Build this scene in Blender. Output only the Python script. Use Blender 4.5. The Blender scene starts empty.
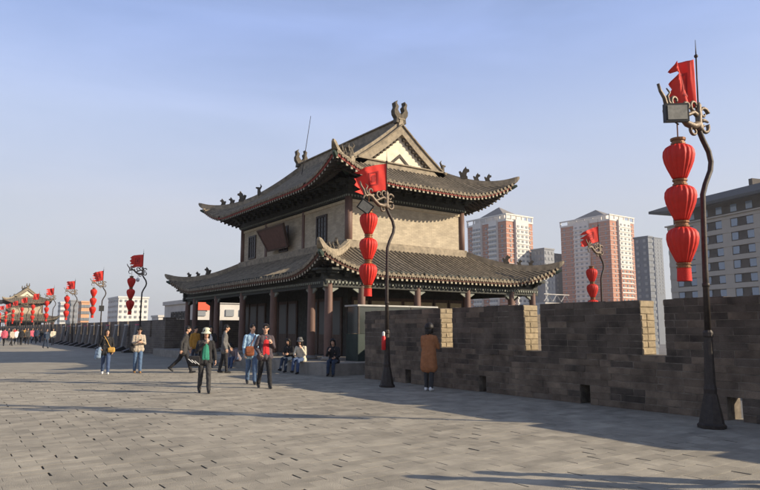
import bpy, math, random
import numpy as np
from mathutils import Vector, Matrix
random.seed(7)
R = math.radians
SC = bpy.context.scene
COL = SC.collection

# ------------------------------------------------------------------ camera
YAW = R(35.3)
FPX = 620.0
cam = bpy.data.cameras.new('camera')
cam.sensor_width = 36.0
cam.lens = 36.0 * FPX / 760.0
cam.clip_start = 0.1
cam.clip_end = 6000
camo = bpy.data.objects.new('camera', cam)
COL.objects.link(camo)
camo.location = (0, 0, 1.6)
camo.rotation_euler = (R(90) + math.atan(83.9 / FPX), 0, -YAW)
SC.camera = camo

# ------------------------------------------------------------------ sky, sun, exposure
SUN_EL = R(23.6)
SUN_V = Vector((0.673, -0.74, 0)).normalized()
world = bpy.data.worlds.new('World')
SC.world = world
world.use_nodes = True
wn, wl = world.node_tree.nodes, world.node_tree.links
wn.clear()
sky = wn.new('ShaderNodeTexSky')
sky.sky_type = 'NISHITA'
sky.sun_disc = False
sky.sun_elevation = SUN_EL
sky.sun_rotation = math.atan2(SUN_V.x, SUN_V.y)
sky.altitude = 400
sky.air_density = 1.0
sky.dust_density = 1.6
sky.ozone_density = 2.0
bg = wn.new('ShaderNodeBackground')
bg.inputs['Strength'].default_value = 0.088
wo = wn.new('ShaderNodeOutputWorld')
tc = wn.new('ShaderNodeTexCoord')
# thin high cloud in streaks over an even haze veil that thickens towards the horizon
mp = wn.new('ShaderNodeMapping')
mp.inputs['Scale'].default_value = (1.2, 1.2, 5.0)
mp.inputs['Rotation'].default_value = (0.10, 0.14, 0.5)
nz = wn.new('ShaderNodeTexNoise')
nz.inputs['Scale'].default_value = 1.7
nz.inputs['Detail'].default_value = 9
nz.inputs['Roughness'].default_value = 0.52
nz.inputs['Distortion'].default_value = 0.4
rp = wn.new('ShaderNodeMapRange')
rp.inputs['From Min'].default_value = 0.42
rp.inputs['From Max'].default_value = 0.75
rp.inputs['To Min'].default_value = 0.0
rp.inputs['To Max'].default_value = 0.15
sep = wn.new('ShaderNodeSeparateXYZ')
fr = wn.new('ShaderNodeValToRGB')       # veil amount by elevation
e = fr.color_ramp.elements
e[0].position = 0.0; e[0].color = (0.86, 0.86, 0.86, 1)
e[1].position = 1.0; e[1].color = (0.02, 0.02, 0.02, 1)
for ps, v in ((0.10, 0.76), (0.20, 0.70), (0.32, 0.56), (0.46, 0.36), (0.62, 0.14), (0.75, 0.06)):
    q = e.new(ps); q.color = (v, v, v, 1)
vc = wn.new('ShaderNodeValToRGB')       # veil colour by elevation
e = vc.color_ramp.elements
e[0].position = 0.0; e[0].color = (.43, .44, .455, 1)
e[1].position = 0.45; e[1].color = (.455, .57, .98, 1)
q = e.new(0.18); q.color = (.495, .505, .565, 1)
q = e.new(0.31); q.color = (.50, .562, .75, 1)
vs_ = wn.new('ShaderNodeVectorMath'); vs_.operation = 'SCALE'; vs_.inputs['Scale'].default_value = 11.6
addn = wn.new('ShaderNodeMath'); addn.operation = 'ADD'; addn.use_clamp = True
mixw = wn.new('ShaderNodeMix')
mixw.data_type = 'RGBA'
wl.new(tc.outputs['Generated'], mp.inputs['Vector'])
wl.new(tc.outputs['Generated'], sep.inputs[0])
wl.new(sep.outputs['Z'], fr.inputs['Fac'])
wl.new(sep.outputs['Z'], vc.inputs['Fac'])
wl.new(vc.outputs['Color'], vs_.inputs[0])
wl.new(mp.outputs['Vector'], nz.inputs['Vector'])
wl.new(nz.outputs['Fac'], rp.inputs['Value'])
wl.new(fr.outputs['Color'], addn.inputs[0])
wl.new(rp.outputs['Result'], addn.inputs[1])
wl.new(addn.outputs[0], mixw.inputs['Factor'])
wl.new(sky.outputs['Color'], mixw.inputs['A'])
wl.new(vs_.outputs['Vector'], mixw.inputs['B'])
wl.new(mixw.outputs['Result'], bg.inputs['Color'])
wl.new(bg.outputs['Background'], wo.inputs['Surface'])

sun = bpy.data.lights.new('sun', 'SUN')
sun.energy = 5.0
sun.angle = R(0.55)
sun.color = (1.0, 0.86, 0.655)
suno = bpy.data.objects.new('sun', sun)
COL.objects.link(suno)
to_sun = Vector((SUN_V.x * math.cos(SUN_EL), SUN_V.y * math.cos(SUN_EL), math.sin(SUN_EL)))
suno.rotation_euler = to_sun.to_track_quat('Z', 'Y').to_euler()
suno.location = to_sun * 60
SC.view_settings.view_transform = 'Standard'
SC.view_settings.look = 'None'
SC.view_settings.exposure = 0.52
SC.view_settings.gamma = 1.0
SC.view_settings.use_curve_mapping = False

# ------------------------------------------------------------------ materials
def _new(name):
    m = bpy.data.materials.new(name)
    m.use_nodes = True
    return m, m.node_tree.nodes, m.node_tree.links, m.node_tree.nodes['Principled BSDF']

def mat(name, c, rough=0.75, var=0.18, scale=6.0, bump=0.0, bscale=60.0, metal=0.0, island=0.0, tint=None, tfac=0.5,
        stretch=(1, 1, 1), spec=0.35, trans=0.0, objrand=0.0, patch=0.0):
    m, n, l, b = _new(name)
    b.inputs['Roughness'].default_value = rough
    b.inputs['Metallic'].default_value = metal
    b.inputs['Specular IOR Level'].default_value = spec
    geo = n.new('ShaderNodeNewGeometry')
    mpn = n.new('ShaderNodeMapping')
    mpn.inputs['Scale'].default_value = stretch
    l.new(geo.outputs['Position'], mpn.inputs['Vector'])
    tn = n.new('ShaderNodeTexNoise')
    tn.inputs['Scale'].default_value = scale
    tn.inputs['Detail'].default_value = 6
    tn.inputs['Roughness'].default_value = 0.62
    l.new(mpn.outputs['Vector'], tn.inputs['Vector'])
    r = n.new('ShaderNodeValToRGB')
    r.color_ramp.elements[0].position = 0.32
    r.color_ramp.elements[1].position = 0.68
    lo = [x * (1 - var) for x in c]
    hi = [x * (1 + var) for x in (tint and [c[i] * (1 - tfac) + tint[i] * tfac for i in range(3)] or c)]
    r.color_ramp.elements[0].color = (*lo, 1)
    r.color_ramp.elements[1].color = (*hi, 1)
    l.new(tn.outputs['Fac'], r.inputs['Fac'])
    out = r.outputs['Color']
    if island or objrand:
        mr = n.new('ShaderNodeMapRange')
        k = island or objrand
        mr.inputs['To Min'].default_value = 1 - k
        mr.inputs['To Max'].default_value = 1 + k
        if island:
            wnz = n.new('ShaderNodeMath'); wnz.operation = 'ADD'
            oi = n.new('ShaderNodeObjectInfo')
            fr = n.new('ShaderNodeMath'); fr.operation = 'FRACT'
            l.new(geo.outputs['Random Per Island'], wnz.inputs[0])
            l.new(oi.outputs['Random'], wnz.inputs[1])
            l.new(wnz.outputs[0], fr.inputs[0])
            l.new(fr.outputs[0], mr.inputs['Value'])
        else:
            oi = n.new('ShaderNodeObjectInfo')
            l.new(oi.outputs['Random'], mr.inputs['Value'])
        vm = n.new('ShaderNodeVectorMath'); vm.operation = 'SCALE'
        l.new(out, vm.inputs[0])
        l.new(mr.outputs['Result'], vm.inputs['Scale'])
        out = vm.outputs['Vector']
    if patch:
        pn = n.new('ShaderNodeTexNoise'); pn.inputs['Scale'].default_value = 0.33; pn.inputs['Detail'].default_value = 5; pn.inputs['Roughness'].default_value = 0.6
        l.new(geo.outputs['Position'], pn.inputs['Vector'])
        pm = n.new('ShaderNodeMapRange'); pm.inputs['From Min'].default_value = 0.33; pm.inputs['From Max'].default_value = 0.66
        pm.inputs['To Min'].default_value = 1 - patch; pm.inputs['To Max'].default_value = 1 + patch * .8
        l.new(pn.outputs['Fac'], pm.inputs['Value'])
        pvm = n.new('ShaderNodeVectorMath'); pvm.operation = 'SCALE'
        l.new(out, pvm.inputs[0]); l.new(pm.outputs['Result'], pvm.inputs['Scale'])
        out = pvm.outputs['Vector']
    l.new(out, b.inputs['Base Color'])
    if trans:
        b.inputs['Transmission Weight'].default_value = trans
    if bump:
        t2 = n.new('ShaderNodeTexNoise')
        t2.inputs['Scale'].default_value = bscale
        t2.inputs['Detail'].default_value = 5
        l.new(mpn.outputs['Vector'], t2.inputs['Vector'])
        bp = n.new('ShaderNodeBump')
        bp.inputs['Strength'].default_value = bump
        bp.inputs['Distance'].default_value = 0.02
        l.new(t2.outputs['Fac'], bp.inputs['Height'])
        l.new(bp.outputs['Normal'], b.inputs['Normal'])
    return m

def brickmat(name, c1, c2, cm, bw, bh, mortar=0.012, mode='wall', bump=0.5, rough=0.85, var=0.25, patch=0.0):
    m, n, l, b = _new(name)
    b.inputs['Roughness'].default_value = rough
    b.inputs['Specular IOR Level'].default_value = 0.25
    geo = n.new('ShaderNodeNewGeometry')
    sp = n.new('ShaderNodeSeparateXYZ')
    l.new(geo.outputs['Position'], sp.inputs[0])
    cb = n.new('ShaderNodeCombineXYZ')
    if mode == 'wall':
        ad = n.new('ShaderNodeMath'); ad.operation = 'ADD'
        l.new(sp.outputs['X'], ad.inputs[0]); l.new(sp.outputs['Y'], ad.inputs[1])
        l.new(ad.outputs[0], cb.inputs['X']); l.new(sp.outputs['Z'], cb.inputs['Y'])
    else:
        l.new(sp.outputs['X'], cb.inputs['X']); l.new(sp.outputs['Y'], cb.inputs['Y'])
    bt = n.new('ShaderNodeTexBrick')
    bt.inputs['Scale'].default_value = 1.0
    bt.inputs['Brick Width'].default_value = bw
    bt.inputs['Row Height'].default_value = bh
    bt.inputs['Mortar Size'].default_value = mortar
    bt.inputs['Mortar Smooth'].default_value = 0.3
    bt.inputs['Bias'].default_value = 0.0
    bt.inputs['Color1'].default_value = (*c1, 1)
    bt.inputs['Color2'].default_value = (*c2, 1)
    bt.inputs['Mortar'].default_value = (*cm, 1)
    l.new(cb.outputs[0], bt.inputs['Vector'])
    tn = n.new('ShaderNodeTexNoise')
    tn.inputs['Scale'].default_value = 2.3
    tn.inputs['Detail'].default_value = 8
    tn.inputs['Roughness'].default_value = 0.65
    l.new(geo.outputs['Position'], tn.inputs['Vector'])
    mr = n.new('ShaderNodeMapRange')
    mr.inputs['From Min'].default_value = 0.3; mr.inputs['From Max'].default_value = 0.7
    mr.inputs['To Min'].default_value = 1 - var; mr.inputs['To Max'].default_value = 1 + var
    l.new(tn.outputs['Fac'], mr.inputs['Value'])
    vm = n.new('ShaderNodeVectorMath'); vm.operation = 'SCALE'
    l.new(bt.outputs['Color'], vm.inputs[0]); l.new(mr.outputs['Result'], vm.inputs['Scale'])
    out = vm.outputs['Vector']
    if patch:
        pn = n.new('ShaderNodeTexNoise'); pn.inputs['Scale'].default_value = 0.33; pn.inputs['Detail'].default_value = 5; pn.inputs['Roughness'].default_value = 0.6
        l.new(geo.outputs['Position'], pn.inputs['Vector'])
        pm = n.new('ShaderNodeMapRange'); pm.inputs['From Min'].default_value = 0.33; pm.inputs['From Max'].default_value = 0.66
        pm.inputs['To Min'].default_value = 1 - patch; pm.inputs['To Max'].default_value = 1 + patch * .8
        l.new(pn.outputs['Fac'], pm.inputs['Value'])
        pvm = n.new('ShaderNodeVectorMath'); pvm.operation = 'SCALE'
        l.new(out, pvm.inputs[0]); l.new(pm.outputs['Result'], pvm.inputs['Scale'])
        out = pvm.outputs['Vector']
    l.new(out, b.inputs['Base Color'])
    bp = n.new('ShaderNodeBump')
    bp.inputs['Strength'].default_value = bump
    bp.inputs['Distance'].default_value = 0.012
    bp.invert = True
    l.new(bt.outputs['Fac'], bp.inputs['Height'])
    l.new(bp.outputs['Normal'], b.inputs['Normal'])
    return m

def glassmat(name, c, rough=0.08):
    m, n, l, b = _new(name)
    b.inputs['Base Color'].default_value = (*c, 1)
    b.inputs['Roughness'].default_value = rough
    b.inputs['Specular IOR Level'].default_value = 0.9
    return m

M = {}
M['pave'] = mat('paving_brick', (0.305, 0.274, 0.217), 0.88, 0.22, 2.2, 0.55, 70, island=0.13, patch=.13, tint=(0.325, 0.285, 0.22))
M['pave_bed'] = mat('paving_bed', (0.15, 0.132, 0.105), 0.95, 0.4, 8)
M['pave_far'] = brickmat('paving_far', (0.312, 0.280, 0.222), (0.285, 0.256, 0.203), (0.215, 0.192, 0.155), 0.44, 0.21, 0.006, 'floor', 0.25, 0.88, 0.16, .13)
M['wbrick'] = mat('wall_brick', (0.132, 0.099, 0.072), 0.9, 0.40, 2.6, 0.7, 38, island=0.22, tint=(0.18, 0.135, 0.093))
M['wbrick_soot'] = mat('wall_brick_sooty', (0.084, 0.065, 0.049), 0.9, 0.42, 2.2, 0.7, 38, island=0.25, tint=(0.12, 0.095, 0.072))
M['wbrick_lit'] = mat('wall_brick_lit', (0.30, 0.238, 0.152), 0.9, 0.26, 9, 0.5, 50, island=0.12)  # lighter copy of the wall brick, sunlight put into the colour
M['mortar'] = mat('wall_mortar', (0.165, 0.138, 0.108), 0.95, 0.55, 4, 0.4, 70)
M['wall_far'] = brickmat('wall_far', (0.16, 0.132, 0.105), (0.12, 0.10, 0.082), (0.21, 0.18, 0.15), 0.45, 0.136, 0.010)
M['earthwall'] = brickmat('rampart_face', (0.19, 0.17, 0.15), (0.15, 0.135, 0.12), (0.24, 0.22, 0.2), 0.45, 0.136, 0.010)
M['tile'] = mat('roof_tile', (0.215, 0.176, 0.124), 0.85, 0.32, 5, 0.35, 60, island=0.16, tint=(0.23, 0.19, 0.135))
M['pan'] = mat('roof_pan', (0.075, 0.064, 0.052), 0.9, 0.35, 5, 0.3, 40)
M['ridge'] = mat('ridge_tile', (0.24, 0.200, 0.145), 0.85, 0.28, 4, 0.4, 45, tint=(0.33, 0.27, 0.19))
M['beast'] = mat('ornament_clay', (0.105, 0.088, 0.066), 0.85, 0.35, 9, 0.5, 40)
M['wood'] = mat('dark_timber', (0.040, 0.034, 0.028), 0.75, 0.3, 6, 0.2, 40, tint=(0.035, 0.045, 0.04))
M['soffit'] = mat('soffit_timber', (0.038, 0.034, 0.028), 0.8, 0.3, 8)
M['raf'] = mat('rafter_paint', (0.060, 0.050, 0.042), 0.7, 0.2, 12)
M['raf_end'] = mat('rafter_end_paint', (0.34, 0.30, 0.22), 0.7, 0.25, 30)
M['redboard'] = mat('red_eave_board', (0.26, 0.045, 0.032), 0.6, 0.25, 20)
M['brownboard'] = mat('brown_eave_board', (0.11, 0.05, 0.034), 0.7, 0.25, 20)
M['column'] = mat('column_paint', (0.150, 0.088, 0.068), 0.6, 0.2, 5, 0.1, 30, stretch=(1, 1, .25))
M['green'] = mat('green_beam_paint', (0.045, 0.065, 0.052), 0.6, 0.3, 10)
M['lintel'] = mat('lintel_paint', (0.036, 0.038, 0.032), 0.7, 0.4, 9)
M['drip'] = mat('pale_drip_trim', (0.20, 0.21, 0.175), 0.7, 0.25, 30)
M['ubrick'] = brickmat('tower_brick', (0.48, 0.405, 0.295), (0.385, 0.325, 0.24), (0.29, 0.25, 0.19), 0.28, 0.072, 0.006, 'wall', 0.3, 0.88, 0.16)
M['ustone'] = mat('pale_stone_band', (0.50, 0.415, 0.29), 0.85, 0.15, 6, 0.2)
M['plaster'] = mat('gable_plaster', (0.68, 0.60, 0.46), 0.85, 0.14, 4, 0.15, 30)
M['window_dark'] = mat('dark_window_wood', (0.035, 0.022, 0.017), 0.5, 0.2, 14)
M['dglass'] = glassmat('dark_glass', (0.018, 0.018, 0.017), 0.45)
M['plaque'] = mat('plaque_red', (0.105, 0.048, 0.034), 0.55, 0.25, 5)
M['door'] = mat('door_wood', (0.075, 0.045, 0.032), 0.6, 0.25, 8)
M['lattice'] = mat('lattice_paper', (0.42, 0.34, 0.21), 0.8, 0.15, 6)
M['stone'] = mat('platform_stone', (0.27, 0.243, 0.205), 0.85, 0.2, 3, 0.3, 40, island=.1)
M['iron'] = mat('lamp_iron', (0.045, 0.036, 0.030), 0.55, 0.3, 14, 0.25, 60, metal=0.3)
M['iron_old'] = mat('lamp_iron_bronze', (0.155, 0.118, 0.085), 0.5, 0.35, 14, 0.3, 60, metal=0.35)
M['brass'] = mat('lantern_band', (0.20, 0.085, 0.035), 0.45, 0.3, 40, metal=0.4)
M['lantern'] = mat('lantern_silk', (0.56, 0.022, 0.012), 0.6, 0.10, 9, objrand=0.06)
M['tassel'] = mat('lantern_tassel', (0.60, 0.024, 0.014), 0.75, 0.2, 60)
M['flag'] = mat('flag_cloth', (0.70, 0.045, 0.030), 0.75, 0.10, 3, 0.15, 14)
M['emblem'] = mat('flag_print', (0.34, 0.020, 0.018), 0.75, 0.1, 5)
M['lampglass'] = mat('floodlight_glass', (0.30, 0.285, 0.24), 0.25, 0.2, 12)
M['black'] = mat('black_plastic', (0.02, 0.02, 0.021), 0.5, 0.2, 8)
M['white_paint'] = mat('white_paint', (0.72, 0.71, 0.68), 0.6, 0.08, 5)
M['dgreen'] = mat('dark_green_panel', (0.02, 0.034, 0.029), 0.5, 0.2, 4)
M['skin'] = mat('skin', (0.56, 0.33, 0.22), 0.55, 0.08, 20)
M['hair'] = mat('black_hair', (0.014, 0.011, 0.010), 0.5, 0.3, 60, 0.3, 90)
M['lips'] = mat('lips', (0.40, 0.12, 0.10), 0.5, 0.05, 30)

def cloth(name, c, rough=0.85, var=0.16, scale=9, **k):
    key = 'cloth_' + name
    if key not in M:
        M[key] = mat(key, c, rough, var, scale, 0.35, 22, **k)
    return M[key]

# ------------------------------------------------------------------ mesh helpers
class MB:
    def __init__(self):
        self.v = []; self.f = []; self.mi = []
    def add(self, vs, fs, mi=0):
        o = len(self.v)
        self.v.extend([tuple(p) for p in vs])
        self.f.extend([tuple(i + o for i in q) for q in fs])
        self.mi.extend([mi] * len(fs))
        return self
    def box(self, x0, x1, y0, y1, z0, z1, mi=0, rot=None):
        vs = [(x0, y0, z0), (x1, y0, z0), (x1, y1, z0), (x0, y1, z0), (x0, y0, z1), (x1, y0, z1), (x1, y1, z1), (x0, y1, z1)]
        if rot is not None:
            c = Vector(((x0 + x1) / 2, (y0 + y1) / 2, (z0 + z1) / 2))
            vs = [tuple(c + rot @ (Vector(p) - c)) for p in vs]
        return self.add(vs, [(0, 3, 2, 1), (4, 5, 6, 7), (0, 1, 5, 4), (1, 2, 6, 5), (2, 3, 7, 6), (3, 0, 4, 7)], mi)
    def bev(self, x0, x1, y0, y1, z0, z1, b, axis, sgn, mi=0, jit=0.0):
        """box whose outer face (axis, sgn) is chamfered; back face left open"""
        lo = [x0, y0, z0]; hi = [x1, y1, z1]
        a, c = [(1, 2), (2, 0), (0, 1)][axis]
        back = lo[axis] if sgn > 0 else hi[axis]
        front = hi[axis] if sgn > 0 else lo[axis]
        mid = front - sgn * b
        vs = []
        for d, ins in ((back, 0), (mid, 0), (front, b)):
            for ua, uc in ((0, 0), (1, 0), (1, 1), (0, 1)):
                p = [0, 0, 0]
                p[axis] = d
                p[a] = (lo[a] + ins) if ua == 0 else (hi[a] - ins)
                p[c] = (lo[c] + ins) if uc == 0 else (hi[c] - ins)
                if jit and d != back:
                    p[a] += random.uniform(-jit, jit) * (1 if d == front else .35); p[c] += random.uniform(-jit, jit) * (1 if d == front else .35)
                vs.append(p)
        fs = [(8, 9, 10, 11)]
        for k in (0, 4):
            for i in range(4):
                j = (i + 1) % 4
                fs.append((k + i, k + j, k + 4 + j, k + 4 + i))
        if sgn < 0:
            fs = [q[::-1] for q in fs]
        return self.add(vs, fs, mi)
    def tube(self, pts, radii, n=8, mi=0, caps=True, sx=1.0):
        pts = [Vector(p) for p in pts]
        if not hasattr(radii, '__len__'):
            radii = [radii] * len(pts)
        rings = []
        t0 = (pts[1] - pts[0]).normalized()
        up = Vector((0, 0, 1)) if abs(t0.z) < 0.9 else Vector((1, 0, 0))
        nx = t0.cross(up).normalized()
        for i, p in enumerate(pts):
            if i == 0: t = pts[1] - pts[0]
            elif i == len(pts) - 1: t = pts[-1] - pts[-2]
            else: t = pts[i + 1] - pts[i - 1]
            t.normalize()
            nx = (nx - t * nx.dot(t))
            if nx.length < 1e-6: nx = t.orthogonal()
            nx.normalize()
            ny = t.cross(nx)
            rings.append([p + (nx * math.cos(2 * math.pi * k / n) * sx + ny * math.sin(2 * math.pi * k / n)) * radii[i] for k in range(n)])
        vs = [v for r in rings for v in r]
        fs = []
        for i in range(len(pts) - 1):
            for k in range(n):
                k2 = (k + 1) % n
                fs.append((i * n + k, i * n + k2, (i + 1) * n + k2, (i + 1) * n + k))
        if caps:
            fs.append(tuple(range(n - 1, -1, -1)))
            fs.append(tuple((len(pts) - 1) * n + k for k in range(n)))
        return self.add(vs, fs, mi)
    def cap(self, p0, r0, p1, r1, n=12):
        p0 = Vector(p0); p1 = Vector(p1)
        d = p1 - p0
        if d.length < 1e-5: d = Vector((0, 0, 1e-4))
        d.normalize()
        self.tube([p0 - d * r0 * .97, p0 - d * r0 * .8, p0 - d * r0 * .4, p0, p1, p1 + d * r1 * .4, p1 + d * r1 * .8, p1 + d * r1 * .97],
                  [r0 * .2, r0 * .6, r0 * .92, r0, r1, r1 * .92, r1 * .6, r1 * .2], n)
        return self
    def ball(self, c, r, n=12, m=8, rot=None):
        if not hasattr(r, '__len__'): r = (r, r, r)
        vs = []; fs = []
        for i in range(m + 1):
            th = math.pi * (i + 0.02) / (m + 0.04)
            for k in range(n):
                ph = 2 * math.pi * k / n
                p = Vector((r[0] * math.sin(th) * math.cos(ph), r[1] * math.sin(th) * math.sin(ph), r[2] * math.cos(th)))
                if rot is not None: p = rot @ p
                vs.append(Vector(c) + p)
        for i in range(m):
            for k in range(n):
                k2 = (k + 1) % n
                fs.append((i * n + k, (i + 1) * n + k, (i + 1) * n + k2, i * n + k2))
        fs.append(tuple(range(n)))
        fs.append(tuple(m * n + k for k in range(n - 1, -1, -1)))
        return self.add(vs, fs)
    def lathe(self, prof, c=(0, 0, 0), n=16, mi=0, rib=0.0, ribn=12):
        vs = []; fs = []
        for r, z in prof:
            for k in range(n):
                a = 2 * math.pi * k / n
                rr = r * (1 + rib * abs(math.cos(ribn * a / 2.0)) - rib)
                vs.append((c[0] + rr * math.cos(a), c[1] + rr * math.sin(a), c[2] + z))
        for i in range(len(prof) - 1):
            for k in range(n):
                k2 = (k + 1) % n
                fs.append((i * n + k, i * n + k2, (i + 1) * n + k2, (i + 1) * n + k))
        fs.append(tuple(range(n - 1, -1, -1)))
        fs.append(tuple((len(prof) - 1) * n + k for k in range(n)))
        return self.add(vs, fs, mi)
    def prism(self, poly, origin, ex, ey, th, mi=0):
        """poly in (u,v); extruded th along ex x ey, centred on the plane"""
        o = Vector(origin); ex = Vector(ex); ey = Vector(ey)
        nn = ex.cross(ey).normalized()
        n = len(poly)
        vs = [o + ex * u + ey * v - nn * th / 2 for u, v in poly] + [o + ex * u + ey * v + nn * th / 2 for u, v in poly]
        fs = [tuple(range(n - 1, -1, -1)), tuple(range(n, 2 * n))]
        for i in range(n):
            j = (i + 1) % n
            fs.append((i, j, n + j, n + i))
        return self.add(vs, fs, mi)
    def mesh(self, name, mats, smooth=False):
        me = bpy.data.meshes.new(name)
        me.from_pydata(self.v, [], self.f)
        if not isinstance(mats, (list, tuple)): mats = [mats]
        for m in mats: me.materials.append(m)
        if len(mats) > 1:
            me.polygons.foreach_set('material_index', self.mi)
        if smooth:
            me.polygons.foreach_set('use_smooth', [True] * len(me.polygons))
        me.update()
        return me
    def build(self, name, mats, parent=None, smooth=False, angle=None):
        me = self.mesh(name, mats, smooth or angle is not None)
        if angle is not None:
            me.set_sharp_from_angle(angle=R(angle))
        return link(name, me, parent)

def link(name, data, parent=None):
    o = bpy.data.objects.new(name, data)
    COL.objects.link(o)
    if parent is not None: o.parent = parent
    return o

def tag(o, label=None, cat=None, group=None, kind=None):
    if label: o['label'] = label
    if cat: o['category'] = cat
    if group: o['group'] = group
    if kind: o['kind'] = kind
    return o

def empty(name, loc, rz=0.0, label=None, cat=None, group=None):
    o = bpy.data.objects.new(name, None)
    o.empty_display_size = 0.3
    COL.objects.link(o)
    o.location = loc
    o.rotation_euler = (0, 0, rz)
    return tag(o, label, cat, group)

KIDS = None
def copy_tree(o, parent=None):
    c = o.copy()
    COL.objects.link(c)
    c.parent = parent
    for ch in list(o.children):
        copy_tree(ch, c)
    return c

# projection helper for placing far things: image column (760 wide) and distance along the heading
HV = Vector((math.sin(YAW), math.cos(YAW), 0)); RV = Vector((math.cos(YAW), -math.sin(YAW), 0))
def at(x, F):
    return HV * F + RV * ((x - 380) / 625.6 * F)

# ================================================================== SETTING
# city ground far below the rampart, reaching the horizon
g = MB(); g.add([(-3000, -3000, -12), (3000, -3000, -12), (3000, 3000, -12), (-3000, 3000, -12)], [(0, 1, 2, 3)])
tag(g.build('ground', mat('city_ground', (0.12, 0.115, 0.11), 0.9, 0.3, 0.02)), kind='structure')

# rampart body (under the walkway) and the bastion that carries the gate tower
WX = 11.5          # inner face of the parapet
BY0, BY1, BX = 17.1, 39.5, 25.6
rb = MB()
rb.box(-9, 12.02, -40, 420, -12.1, -0.09)
rb.box(12.02, BX + .5, BY0 - .5, BY1 + .5, -12.1, -0.09)
tag(rb.build('rampart_terrace', M['earthwall']), kind='structure')

# walkway paving: far sheet with procedural bricks, near field of real bricks
pv = empty('pavement', (0, 0, 0)); tag(pv, kind='structure')
LX, LY = 0.44, 0.21
def near_zone(x, y):
    F = x * HV.x + y * HV.y; lat = x * RV.x + y * RV.y
    return -8.4 < x < 11.4 and 1.8 < F < 23.5 and abs(lat) < F * 0.64 + 2.6
rows = {}
for j in range(int(-8 / LY), int(30 / LY)):
    off = (j % 2) * LX / 2 + ((j * 37) % 11) * 0.004
    for i in range(-24, 30):
        x, y = i * LX + off, j * LY
        if near_zone(x, y): rows.setdefault(j, []).append(x)
bed = MB()
far = MB()
bricks = []
for j in sorted(rows):
    xs = sorted(rows[j]); y = j * LY
    for x in xs:
        cut = random.random() < 0.50
        sh = (random.uniform(.004, .018) if random.random() < .7 else random.uniform(.016, .034))
        side = random.random() < .5
        x0 = x - LX / 2 + .0012; x1 = x + LX / 2 - .0012
        cc = [0.0] * 4
        if cut:
            for q in ((0, 3) if side else (1, 2)): cc[q] = sh * random.uniform(.15, 1.25)
        wy = .001
        y0 = y - LY / 2 + wy; y1 = y + LY / 2 - .001
        bricks.append((x0, x1, y0, y1, random.uniform(-.0012, .0008), random.uniform(-.0008, .0008), random.uniform(-.0008, .0008), cc))
    a, b2 = xs[0] - LX / 2, xs[-1] + LX / 2
    # the far sheet fills the row outside the bricks
    if a > -9: far.add([(-9, y - LY / 2, 0), (a, y - LY / 2, 0), (a, y + LY / 2, 0), (-9, y + LY / 2, 0)], [(0, 1, 2, 3)])
    if b2 < 12: far.add([(b2, y - LY / 2, 0), (12, y - LY / 2, 0), (12, y + LY / 2, 0), (b2, y + LY / 2, 0)], [(0, 1, 2, 3)])
jmin, jmax = min(rows), max(rows)
ya, yb = jmin * LY - LY / 2, jmax * LY + LY / 2
far.add([(-9, -40, 0), (12, -40, 0), (12, ya, 0), (-9, ya, 0)], [(0, 1, 2, 3)])
far.add([(-9, yb, 0), (12, yb, 0), (12, 420, 0), (-9, 420, 0)], [(0, 1, 2, 3)])
far.add([(12, BY0 - .5, 0), (BX + .5, BY0 - .5, 0), (BX + .5, BY1 + .5, 0), (12, BY1 + .5, 0)], [(0, 1, 2, 3)])
far.build('paving_sheet', M['pave_far'], pv)
bed.add([(-9, ya, -.045), (12, ya, -.045), (12, yb, -.045), (-9, yb, -.045)], [(0, 1, 2, 3)])
bed.build('paving_bed', M['pave_bed'], pv)
def brick_geo(mb, bk, ox=0, oy=0):
    x0, x1, y0, y1, dz, tx, ty, cc = bk
    bz = .0014
    def zz(x, y): return dz + tx * (x - (x0 + x1) / 2) / .22 + ty * (y - (y0 + y1) / 2) / .1
    vs = []
    for ins, z in ((0, -.044), (0, -bz), (bz, 0)):
        for x, y in ((x0 + ins + cc[0], y0 + ins), (x1 - ins - cc[1], y0 + ins), (x1 - ins - cc[2], y1 - ins), (x0 + ins + cc[3], y1 - ins)):
            vs.append((x - ox, y - oy, z + (zz(x, y) if z > -.04 else 0)))
    fs = [(8, 9, 10, 11)] + [(4 + i, 4 + (i + 1) % 4, 8 + (i + 1) % 4, 8 + i) for i in range(4)]
    mb.add(vs, fs)
    o_ = len(mb.v) - 12
    mb.f.extend([(o_ + i, o_ + (i + 1) % 4, o_ + 4 + (i + 1) % 4, o_ + 4 + i) for i in range(4)]); mb.mi.extend([1] * 4)
def inview(bk):
    x, y = (bk[0] + bk[1]) / 2, (bk[2] + bk[3]) / 2
    F = x * HV.x + y * HV.y; lat = x * RV.x + y * RV.y
    v = Vector((x, y, -1.6)); tl = math.atan(83.9 / FPX)
    fz = F * math.cos(tl) - 1.6 * math.sin(tl); uz = -F * math.sin(tl) - 1.6 * math.cos(tl)
    px = 380 + FPX * lat / fz; py = 245 - FPX * uz / fz
    return -8 < px < 768 and py < 496, F
order = sorted([b for b in bricks if inview(b)[0]], key=lambda b: inview(b)[1])
single = set(id(b) for b in order[:300])
rest = MB()
for b in bricks:
    if id(b) in single:
        mb = MB(); cx, cy = (b[0] + b[1]) / 2, (b[2] + b[3]) / 2
        brick_geo(mb, b, cx, cy)
        o = mb.build('brick', [M['pave'], M['pave_bed']], pv); o.location = (cx, cy, 0)
    else:
        brick_geo(rest, b)
tag(rest.build('brick_field', [M['pave'], M['pave_bed']], pv), kind='stuff')

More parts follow.
